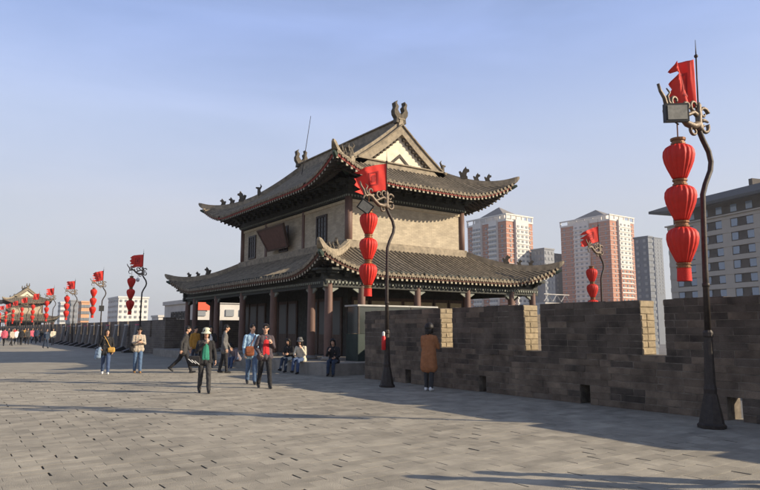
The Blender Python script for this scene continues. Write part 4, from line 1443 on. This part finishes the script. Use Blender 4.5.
class Fig:
    pass
def person(label, loc, face, sc=1.0, legs=((0, 0), (0, 0)), lean=0.0, arms=None, turn=0.0, nod=0.0, top=None, top_len=.86, pants=None,
           shoes=None, hair='short', inner=None, coat=None, vx=.008, group=None, spread=.085, toe=0.0, seat=None, stout=1.0, name='person', hat=None, kneespread=0.0):
    """face: world direction (x,y) the person faces. legs: (hip flexion, knee flexion) in degrees for left, right.
    arms: for left, right: elbow and wrist offsets from the shoulder (outward, forward, up)."""
    ang = math.atan2(face[1], face[0]) - math.pi / 2
    root = empty(name, loc, ang, label, 'person', group)
    J = Fig(); J.root = root
    S = sc
    THI, SHA = .43, .41
    hipw = .085
    # legs in the pelvis frame
    lg = []
    for k, (hf, kf) in enumerate(legs):
        sx = -1 if k == 0 else 1
        h, kf_ = R(hf), R(kf)
        hip = Vector((sx * hipw, 0, 0))
        kn = hip + Vector((sx * (spread - hipw + kneespread) * .5, math.sin(h) * THI, -math.cos(h) * THI))
        an = kn + Vector((sx * (spread - hipw) * .5, math.sin(h - kf_) * SHA, -math.cos(h - kf_) * SHA))
        lg.append([hip, kn, an, h - kf_])
    low = min(l[2].z for l in lg)
    pz = (.085 - low) if seat is None else seat / S + .10
    P0 = Vector((0, 0, pz))
    for l in lg:
        for i in range(3): l[i] = l[i] + P0
    Rl = Matrix.Rotation(-R(lean), 3, 'X')
    def tr(v): return P0 + Rl @ (Vector(v))
    waist = tr((0, 0, .14)); chest = tr((0, .0, .35)); neck0 = tr((0, -.01, .50)); 
    Rh = Matrix.Rotation(R(turn), 3, 'Z') @ Matrix.Rotation(-R(lean * .4 + nod), 3, 'X')
    headc = neck0 + Rl @ Vector((0, .02, .07)) + Rh @ Vector((0, .02, .105))
    def hd(v): return headc + Rh @ Vector(v)
    arms = arms or (((.06, -.03, -.28), (.08, .05, -.52)),) * 2
    am = []
    for k in (0, 1):
        sx = -1 if k == 0 else 1
        sh = tr((sx * .168, -.005, .435))
        e = sh + Rl @ Vector((arms[k][0][0] * sx, arms[k][0][1], arms[k][0][2]))
        w = sh + Rl @ Vector((arms[k][1][0] * sx, arms[k][1][1], arms[k][1][2]))
        am.append((sh, e, w))
    J.arms = am; J.head = headc; J.legs = lg; J.tr = tr; J.hd = hd; J.S = S
    # ---- body (one continuous skin)
    b = MB()
    rot4 = Rh
    b.ball(hd((0, 0, .015)), (.074, .092, .108), 16, 12, Rh)
    b.ball(hd((0, .025, -.055)), (.055, .060, .062), 12, 8, Rh)
    b.cap(hd((0, .085, .012)), .011, hd((0, .108, -.022)), .015, 8)
    for sx in (-1, 1): b.ball(hd((sx * .076, -.008, -.005)), (.012, .022, .032), 8, 6, Rh)
    b.cap(neck0, .056, headc - Rl @ Vector((0, .01, .06)), .050)
    for sx in (-1, 1):
        b.cap(tr((sx * .07, 0, .40)), .085, tr((sx * .06, 0, .12)), .08)
        b.cap(tr((sx * .06, 0, .12)), .08, tr((sx * .07, 0, .0)), .085)
    b.cap(tr((-.13, 0, .42)), .05, tr((.13, 0, .42)), .05)
    for k, (sh, e, w) in enumerate(am):
        b.cap(sh, .048, e, .038); b.cap(e, .038, w, .027)
        d = (w - e).normalized()
        sx = -1 if k == 0 else 1
        side = d.cross(Vector((-sx, 0, 0.2))).normalized()         # across the palm
        pal = d.cross(side).normalized()
        if pal.dot(Vector((0, .3, 0)) - Vector((sx, 0, 0)) * .5) < 0: pal = -pal
        c = w + d * .045
        for q in (-.022, 0, .022): b.cap(w + side * q * .6, .016, w + d * .085 + side * q, .014, 8)
        for q, ln in ((-.030, .062), (-.010, .076), (.010, .072), (.030, .056)):
            r0 = w + d * .088 + side * q
            r1 = r0 + (d * .85 + pal * .35).normalized() * ln * .55
            r2 = r1 + (d * .45 + pal * .9).normalized() * ln * .5
            b.cap(r0, .0095, r1, .0085, 7); b.cap(r1, .0085, r2, .0075, 7)
        th0 = w + d * .03 + side * .026 * (1 if side.y > 0 else -1)
        sd = side * (1 if side.y > 0 else -1)
        th1 = th0 + (d * .6 + sd * .7 + pal * .3).normalized() * .045
        b.cap(th0, .013, th1, .010, 7); b.cap(th1, .010, th1 + (d * .9 + pal * .5).normalized() * .032, .009, 7)
    for l in lg:
        b.cap(l[0], .075, l[1], .05); b.cap(l[1], .05, l[2], .038)
        tl_ = max(-.9, min(.5, l[3])) if abs(l[3]) > .25 else 0.0
        Rf = Matrix.Rotation(tl_ * .75, 3, 'X')
        b.cap(l[2] + Rf @ Vector((0, -.02, -.03)), .028, l[2] + Rf @ Vector((0, .11, -.055)), .020)
    body = vox('body', b, vx, M['skin'], root, 2)
    # face details
    b = MB()
    for sx in (-1, 1): b.ball(hd((sx * .031, .082, .018)), (.013, .007, .006), 8, 5, Rh); b.cap(hd((sx * .020, .090, .040)), .0045, hd((sx * .046, .080, .040)), .0035, 5)
    b.build('eyes', M['hair'], root, True)
    b = MB(); b.ball(hd((0, .084, -.055)), (.021, .008, .007), 8, 5, Rh); b.build('mouth', M['lips'], root, True)
    # ---- top garment
    def torso(b, hem, grow):
        for sx in (-1, 1):
            b.cap(tr((sx * .085, -.012, .40)), .092 * stout + grow, tr((sx * .072, -.005, .16)), .086 * stout + grow)
            b.cap(tr((sx * .075, -.005, .16)), .092 * stout + grow, tr((sx * .085, -.005, .02)), .102 * stout + grow)
        for sx in (-1, 1): b.cap(tr((sx * .03, -.012, .455)), .058 + grow, tr((sx * .145, -.008, .425)), .058 + grow)
        b.cap(tr((0, -.01, .38)), .10 * stout + grow, tr((0, .0, .05)), .10 * stout + grow)
        if hem < -.02:
            for sx in (-1, 1):
                b.cap(tr((sx * .085, -.005, .0)), .10 * stout + grow, P0 + Vector((sx * .10, -.01 + lean * .0, hem)), .115 * stout + grow)
            b.cap(tr((0, -.0, .0)), .11 * stout + grow, P0 + Vector((0, -.01, hem)), .125 * stout + grow)
    if top:
        b = MB(); torso(b, top_len - .93, .008)
        for k, (sh, e, w) in enumerate(am):
            b.cap(sh, .066, e, .053); b.cap(e, .053, e.lerp(w, .93), .042)
        b.cap(neck0 - Rl @ Vector((0, 0, .03)), .074, neck0 + Rl @ Vector((0, -.008, .015)), .066)
        vox('jacket', b, vx * 1.25, top, root, 3, .022)
    if inner:
        b = MB()
        b.cap(tr((0, .062, .36)), .052, tr((0, .075, .04)), .058)
        b.cap(tr((-.035, .055, .34)), .05, tr((-.06, .060, .01)), .060); b.cap(tr((.035, .055, .34)), .05, tr((.06, .060, .01)), .060)
        b.cap(tr((0, .045, .42)), .045, tr((0, .06, .34)), .05); b.cap(tr((-.06, .060, .0)), .058, tr((.06, .060, .0)), .058)
        vox('shirt', b, vx * 1.25, inner, root, 2)
    if pants:
        b = MB()
        for sx in (-1, 1): b.cap(tr((sx * .06, 0, .10)), .084 * stout, tr((sx * .075, -.005, -.01)), .092 * stout)
        for l in lg:
            b.cap(l[0], .092 * stout, l[1], .069); b.cap(l[1], .069, l[1].lerp(l[2], .96), .056)
        vox('trousers', b, vx * 1.25, pants, root, 3, .022)
    sm = shoes or M['black']
    for l in lg:
        b = MB()
        tilt = max(-.9, min(.5, l[3])) if abs(l[3]) > .25 else 0.0
        Rt = Matrix.Rotation(tilt * .75, 3, 'X')
        an = l[2]
        def ft(v): return an + Rt @ Vector(v)
        b.cap(ft((0, -.035, -.04)), .043, ft((0, .06, -.047)), .039)
        b.cap(ft((0, .06, -.05)), .041, ft((0, .14, -.056)), .029)
        b.cap(ft((0, -.005, .015)), .045, ft((0, -.02, -.03)), .045)
        vox('shoe', b, max(vx, .009), sm, root, 2)
    # ---- hair
    b = MB()
    b.ball(hd((0, -.014, .046)), (.090, .099, .100), 16, 10, Rh)
    b.ball(hd((0, -.045, -.015)), (.078, .062, .085), 12, 8, Rh)
    if hair == 'short':
        b.cap(hd((-.05, .052, .096)), .024, hd((.05, .052, .096)), .024)
    else:
        b.cap(hd((-.055, .048, .090)), .030, hd((.055, .048, .090)), .030)
        L = .20 if hair == 'long' else .10
        for sx in (-1, 1):
            b.cap(hd((sx * .074, .018, .05)), .034, hd((sx * .082, .0, -L)), .028)
        b.cap(hd((0, -.07, .0)), .055, hd((0, -.085, -L - .04)), .045); b.cap(hd((-.05, -.06, 0)), .045, hd((-.055, -.07, -L - .03)), .035); b.cap(hd((.05, -.06, 0)), .045, hd((.055, -.07, -L - .03)), .035)
    if hair == 'bushy':
        b.ball(hd((0, -.035, .03)), (.125, .120, .125), 16, 10, Rh); b.ball(hd((0, -.05, -.06)), (.115, .09, .10), 14, 8, Rh)
    vox('hair', b, max(.009, vx), M['hair'], root, 2)
    if hat:
        b = MB()
        prof = [(.135, -.030), (.13, -.024), (.10, .012), (.094, .04), (.09, .09), (.07, .115), (.03, .125)]
        vs = []; n = 24
        for r_, z_ in prof:
            for q in range(n):
                a = 2 * math.pi * q / n
                vs.append(hd((r_ * math.cos(a), -.012 + r_ * 1.12 * math.sin(a), .045 + z_)))
        fs = [(i * n + q, i * n + (q + 1) % n, (i + 1) * n + (q + 1) % n, (i + 1) * n + q) for i in range(len(prof) - 1) for q in range(n)]
        fs.append(tuple((len(prof) - 1) * n + q for q in range(n)))
        b.add(vs, fs)
        o = b.build('hat', hat, root, True); md = o.modifiers.new('t', 'SOLIDIFY'); md.thickness = .008
    root.scale = (S, S, S)
    J.W = lambda v: Matrix.Translation(Vector(loc)) @ Matrix.Rotation(ang, 4, 'Z') @ (Vector(v) * S)
    return J

def bag(name, label, J, c, size, m, strap=None, rot=0.0, cat='bag', stripes=None):
    """soft bag at local point c of the figure, with an optional strap through local points"""
    root = empty(name, J.root.location, J.root.rotation_euler.z, label, cat); root.scale = J.root.scale
    b = MB(); sx, sy, sz = size
    Rr = Matrix.Rotation(rot, 3, 'Z')
    vs = []; fs = []; n = 16
    for i, (k, z) in enumerate(((.55, -.5), (.92, -.44), (1.0, -.2), (.97, .2), (.85, .45), (.5, .5))):
        for q in range(n):
            a = 2 * math.pi * q / n
            ca, sa = math.cos(a), math.sin(a)
            px = math.copysign(abs(ca) ** .55, ca) * sx / 2 * k; py = math.copysign(abs(sa) ** .55, sa) * sy / 2 * k
            vs.append(Vector(c) + Rr @ Vector((px, py, z * sz)))
    fs = [(i * n + q, i * n + (q + 1) % n, (i + 1) * n + (q + 1) % n, (i + 1) * n + q) for i in range(5) for q in range(n)]
    fs += [tuple(range(n - 1, -1, -1)), tuple(5 * n + q for q in range(n))]
    b.add(vs, fs); bo = b.build('body', m, root, True)
    b = MB(); b.prism([(-sx * .42, sz * .38), (sx * .42, sz * .38), (sx * .38, -.02), (0, -sz * .12), (-sx * .38, -.02)], Vector(c) + Rr @ Vector((0, sy * .5, 0)), Rr @ Vector((1, 0, 0)), (0, 0, 1), .014)
    b.build('flap', m, root)
    if strap:
        b = MB(); b.tube(strap, .012, 6); b.build('strap', m, root, True)
    if stripes:
        b = MB()
        for k in (-.25, .0, .25):
            b.prism([(k * sx - .06, -sz * .22 + k * .1), (k * sx - .05, -sz * .26 + k * .1), (k * sx + .07, sz * .1 + k * .1), (k * sx + .06, sz * .15 + k * .1)], Vector(c) + Rr @ Vector((0, sy * .5 + .012, 0)), Rr @ Vector((1, 0, 0)), (0, 0, 1), .012)
        b.build('stripe', stripes, root)
    return root

CB = cloth('black', (.022, .021, .022)); CJ = cloth('jeans', (.055, .085, .16)); CJL = cloth('pale_jeans', (.09, .145, .24))
CDK = cloth('charcoal', (.045, .043, .043)); CGR = cloth('grey', (.13, .125, .12)); CBE = cloth('beige', (.40, .34, .27))
CCM = cloth('camel', (.33, .135, .055)); CGN = cloth('green_top', (.03, .20, .13)); CRD = cloth('red_top', (.55, .025, .03))
CLB = cloth('light_blue', (.30, .45, .58)); CPU = cloth('plum', (.075, .058, .065)); CCR = cloth('cream', (.58, .52, .40))
CYE = cloth('mustard', (.45, .23, .04)); CLI = cloth('lilac', (.22, .18, .19)); CWH = cloth('white', (.7, .69, .66)); CTAN = cloth('tan', (.42, .22, .08))
CHAT = cloth('hat', (.55, .54, .40)); CPK = cloth('pink', (.55, .10, .14)); CNV = cloth('navy', (.03, .045, .075))
toC = lambda x, y: (-x, -y)

# woman in black with yellow bag, carrying a pale blue jacket
J = person('woman in black top and jeans with a small yellow shoulder bag, walking forward', (5.03, 24.15, 0), (-.15, -1), .95, ((18, 6), (-12, 14)), 2,
           (((.07, -.02, -.27), (.06, .10, -.47)), ((.08, -.06, -.26), (.05, .10, -.36))), 8, 6, CB, .84, CJ, CWH, 'long')
bag('shoulder_bag', 'small yellow shoulder bag on the woman in black', J, (-.17, .14, .90), (.26, .10, .19), cloth('bagyellow', (.60, .34, .08)), [(.10, .09, 1.42), (0, .125, 1.25), (-.08, .14, 1.08), (-.14, .15, .98)], -.3)
b = MB(); c0_ = J.arms[1][2]
b.cap(c0_ + Vector((.02, .05, -.02)), .07, c0_ + Vector((.06, .02, -.30)), .10); b.cap(c0_ + Vector((.10, .03, -.05)), .05, c0_ + Vector((.14, .0, -.36)), .06)
o = vox('jacket', b, .014, cloth('paleblue', (.20, .27, .36)), None, 2, .03); o.matrix_world = J.root.matrix_world
o.location = J.root.location; o.rotation_euler = J.root.rotation_euler; o.scale = J.root.scale; tag(o, 'pale blue jacket carried over the arm of the woman in black', 'jacket')

# person in beige sweater reading a phone
J = person('person in beige sweater and jeans with tan boots, looking down at a phone', (6.1, 24.0, 0), (-.1, -1), .98, ((6, 4), (-6, 6)), 3,
           (((.05, .04, -.27), (-.07, .24, -.20)), ((.05, .04, -.27), (-.07, .24, -.20))), 0, 26, CBE, .88, CJL, CTAN, 'short')
bag('shoulder_bag', 'black bag at the side of the person in beige', J, (.25, -.03, .97), (.12, .28, .34), CB, [(.13, -.02, 1.44), (.22, -.03, 1.25), (.25, -.03, 1.12)], 0)
b = MB(); b.box(-.04, .04, -.006, .006, -.075, .075); p = b.build('phone', M['black']); tag(p, 'phone held by the person in beige', 'phone')
p.location = J.W(((J.arms[0][2] + J.arms[1][2]) / 2 + Vector((0, .09, .05)))); p.rotation_euler = (R(-50), 0, J.root.rotation_euler.z)

# man in dark suit striding to the right
person('man in dark suit striding to the right behind the woman in the hat', (7.48, 23.0, 0), (.80, -.35), 1.02, ((-24, 22), (20, 4)), 6,
       (((.06, .06, -.27), (.06, .16, -.48)), ((.06, -.10, -.25), (.07, -.08, -.50))), 0, 4, CDK, .78, CB, M['black'], 'short')
# two figures behind him in the shade
person('person in mustard jacket standing in the shade behind the suited man', (9.3, 27.2, 0), (.3, -1), .99, ((3, 3), (-3, 3)), 0, None, 0, 5, CYE, .84, CNV, None, 'short', vx=.011)
person('person in black with a white scarf standing in the shade of the tower', (9.4, 25.6, 0), (-.3, -1), 1.0, ((3, 3), (-3, 3)), 0, (((.07, .02, -.27), (-.02, .18, -.30)), ((.06, -.02, -.28), (.07, .06, -.50))), 0, 4, CB, .8, CB, None, 'long', inner=CWH, vx=.011)

# woman in the pale hat, eating
J = person('woman in pale bucket hat, black jacket and green top, hand raised to her mouth', (5.61, 15.6, 0), (-.25, -1), .93, ((10, 4), (-8, 8)), 0,
           (((.08, -.02, -.26), (.10, .06, -.48)), ((.07, .06, -.25), (-.12, .20, -.02))), 6, 4, CB, .86, CDK, M['black'], 'bob', inner=CGN, hat=CHAT, spread=.11)
bag('tote_bag', 'black bag with white stripes hanging from the arm of the woman in the hat', J, (.28, .02, .86), (.34, .15, .28), CB, [(.22, .03, 1.18), (.30, .02, 1.12), (.34, .02, 1.03)], -.2, stripes=M['white_paint'])
b = MB(); b.cap((0, 0, 0), .03, (0, 0, .05), .035, 10); o = b.build('snack', cloth('snack', (.62, .40, .30)), None, True); tag(o, 'pale snack held at the mouth of the woman in the hat', 'food')
o.location = J.W(J.arms[1][2] + Vector((-.06, .06, .05)))

# man in grey jacket walking right
person('man in grey jacket and dark trousers facing right beside the tower platform', (8.7, 22.2, 0), (.75, -.30), 1.02, ((-8, 6), (8, 3)), 2,
       (((.06, .06, -.27), (.05, .20, -.46)), ((.06, -.04, -.27), (.07, .06, -.50))), 0, 4, CGR, .80, CB, M['black'], 'short')
# seated figure in lilac
person('person in lilac-grey jacket and jeans crouched on the tower steps, head bowed', (10.35, 25.0, 0), (-.9, -.5), .95, ((92, 84), (86, 80)), 38,
       (((.06, .20, -.18), (.0, .34, -.28)), ((.06, .20, -.18), (.0, .34, -.28))), 0, 20, CLI, .9, CJ, M['black'], 'bob', seat=.30)
# man in light blue and man in red
J = person('man in light blue shirt and jeans walking behind the man in red', (7.62, 17.30, 0), (-.3, -1), 1.02, ((12, 4), (-10, 14)), 0,
           (((.07, -.04, -.27), (.07, .06, -.50)), ((.06, .02, -.28), (.05, .12, -.48))), 24, 2, CLB, .84, CJL, M['black'], 'short', stout=1.05)
bag('shoulder_bag', 'reddish-brown bag at the hip of the man in light blue', J, (.08, .18, .94), (.26, .12, .28), cloth('bagbrown', (.22, .07, .03)), [(-.10, .09, 1.42), (0, .12, 1.2), (.06, .16, 1.07)])
J = person('man in red shirt, open dark jacket and sunglasses walking forward', (7.42, 15.95, 0), (-.2, -1), 1.02, ((14, 4), (-10, 14)), 0,
           (((.06, .04, -.26), (-.04, .20, -.14)), ((.09, -.02, -.26), (.02, .14, -.42))), -16, 2, CPU, .86, CB, M['black'], 'short', inner=CRD, stout=1.06, spread=.11)
b = MB()
for sx in (-1, 1):
    b.ball(J.hd((sx * .033, .088, .018)), (.028, .010, .020), 10, 6); b.tube([J.hd((sx * .06, .075, .022)), J.hd((sx * .080, -.0, .02))], .004, 5)
b.tube([J.hd((-.01, .10, .024)), J.hd((.01, .10, .024))], .004, 5)
b.build('sunglasses', M['black'], J.root, True)

# seated on the platform edge
person('woman in black sitting on the platform edge beside the one in cream', (10.98, 21.4, 0), (-.9, -.55), .94, ((84, 78), (88, 70)), 10,
       (((.05, .10, -.24), (-.04, .28, -.22)), ((.05, .10, -.24), (-.04, .28, -.22))), 0, 14, CB, .9, CNV, M['black'], 'long', seat=.42)
J = person('woman in cream jacket and cap with a black bag sitting on the platform edge', (10.95, 20.45, 0), (-.85, -.6), .95, ((84, 80), (88, 72)), 8,
           (((.05, .08, -.25), (-.02, .22, .02)), ((.05, .10, -.24), (-.04, .28, -.24))), 0, 6, CCR, .9, CJ, M['black'], 'long', hat=CGR, seat=.42)
bag('backpack', 'black backpack on the woman in cream on the platform edge', J, (0, -.20, .86), (.28, .16, .36), CB)
person('dark-clothed person sitting in the shade near the wall end', (11.3, 18.72, 0), (-.7, -.7), .97, ((84, 82), (88, 76)), 12,
       (((.05, .10, -.24), (-.04, .26, -.26)), ((.05, .12, -.22), (-.06, .26, -.02))), 0, 10, CB, .9, CNV, M['black'], 'bob', seat=.42, vx=.01)
# woman in camel coat at the crenel
person('woman in long camel coat facing the wall, looking out through a crenel', (10.60, 12.75, 0), (.86, .42), 1.01, ((2, 2), (-3, 4)), 3,
       (((.05, .10, -.25), (-.02, .26, -.14)), ((.05, .10, -.25), (-.02, .26, -.14))), 0, 2, CCM, .60, CDK, CWH, 'bushy', stout=1.12)

# crowd far along the walkway: a few base figures, copied with their own clothes
base = []
for k, (lg_, tp, pt_, hr) in enumerate((( ((20, 6), (-18, 18)), CRD, CB, 'short'), (((14, 4), (-12, 16)), CNV, CNV, 'short'), (((-16, 18), (18, 5)), CBE, CGR, 'long'))):
    J = person('tmp', (0, 0, 0), (0, -1), 1.0, lg_, 2, (((.07, -.06, -.26), (.07, .0, -.50)), ((.07, .06, -.26), (.06, .16, -.46))), 0, 3, tp, .84, pt_, None, hr, vx=.018)
    base.append(J.root)
crowd = [(5, 346, 0, CPK, 'pink-red', CB), (12.5, 345.5, 2, CBE, 'beige', CB), (17.5, 344.5, 0, CWH, 'white', CB), (22, 345, 1, CB, 'black', CB), (28, 344.5, 1, CDK, 'charcoal', CB),
         (32.5, 343, 2, CPK, 'pink', CNV), (37, 343.5, 1, CNV, 'navy', CB), (47, 348, 1, CNV, 'dark blue', CNV), (53.5, 345, 2, CCR, 'cream', CGR), (1, 343, 0, CWH, 'white', CJ),
         (9, 342, 1, CB, 'black', CB), (25, 341.5, 2, CYE, 'mustard', CB), (41, 342.5, 0, CB, 'black', CNV), (15, 341, 0, CRD, 'red', CB), (35, 341, 1, CGR, 'grey', CB), (68, 344, 1, CB, 'black', CB)]
used = set()
wh = ['leftmost near the frame edge', 'second from the left edge', 'in front of the far tower', 'beside the one in white', 'mid crowd', 'under the second-farthest lanterns', 'right of the one in pink',
      'nearest of the distant crowd', 'just right of the one in dark blue', 'at the very left edge', 'behind the one in pink-red', 'far back in the crowd', 'right end of the far crowd', 'farthest back at left', 'far back right of the mustard jacket', 'beside the display stands']
for k, (px, py, bi, tp, cn, pt_) in enumerate(crowd):
    F = 1.6 * 625.6 / (py - 329.0)
    p = at(px, F)
    src = base[bi]
    o = src if bi not in used else copy_tree(src)
    used.add(bi)
    o.location = (p.x, p.y, 0); o.rotation_euler = (0, 0, random.uniform(-.6, .6) + (math.pi if k % 3 else 0))
    s_ = random.uniform(.94, 1.04); o.scale = (s_, s_, s_)
    tag(o, 'distant walker in %s top, %s' % (cn, wh[k]), 'person', 'distant walkers on the wall')
    for ch in o.children:
        nm = ch.name.split('.')[0]
        if nm in ('jacket', 'trousers'):
            ch.material_slots[0].link = 'OBJECT'; ch.material_slots[0].material = tp if nm == 'jacket' else pt_
# two walkers just outside the lower right corner, whose shadows reach into the picture
for (x, y), lab in (((7.0, 2.75), 'walker just outside the lower right corner, the left one of two'), ((7.75, 2.45), 'walker just outside the lower right corner, the right one of two')):
    o = copy_tree(base[1]); o.location = (x, y, 0); o.rotation_euler = (0, 0, 2.4); o.scale = (1, 1, 1); tag(o, lab, 'person', 'walkers outside the frame')
bpy.data.scenes.remove(TMP)

# ================================================================== HAZE
hz = MB(); hz.box(-3100, 3100, -3100, 3100, -13, 96)
hm_, hn, hl_, hb_ = _new('haze_air')
hn.remove(hb_)
pvn = hn.new('ShaderNodeVolumePrincipled')
pvn.inputs['Color'].default_value = (0.93, 0.95, 1.0, 1)
pvn.inputs['Density'].default_value = 0.00028
pvn.inputs['Anisotropy'].default_value = 0.3
hl_.new(pvn.outputs['Volume'], hn['Material Output'].inputs['Volume'])
tag(hz.build('haze', hm_), kind='stuff')
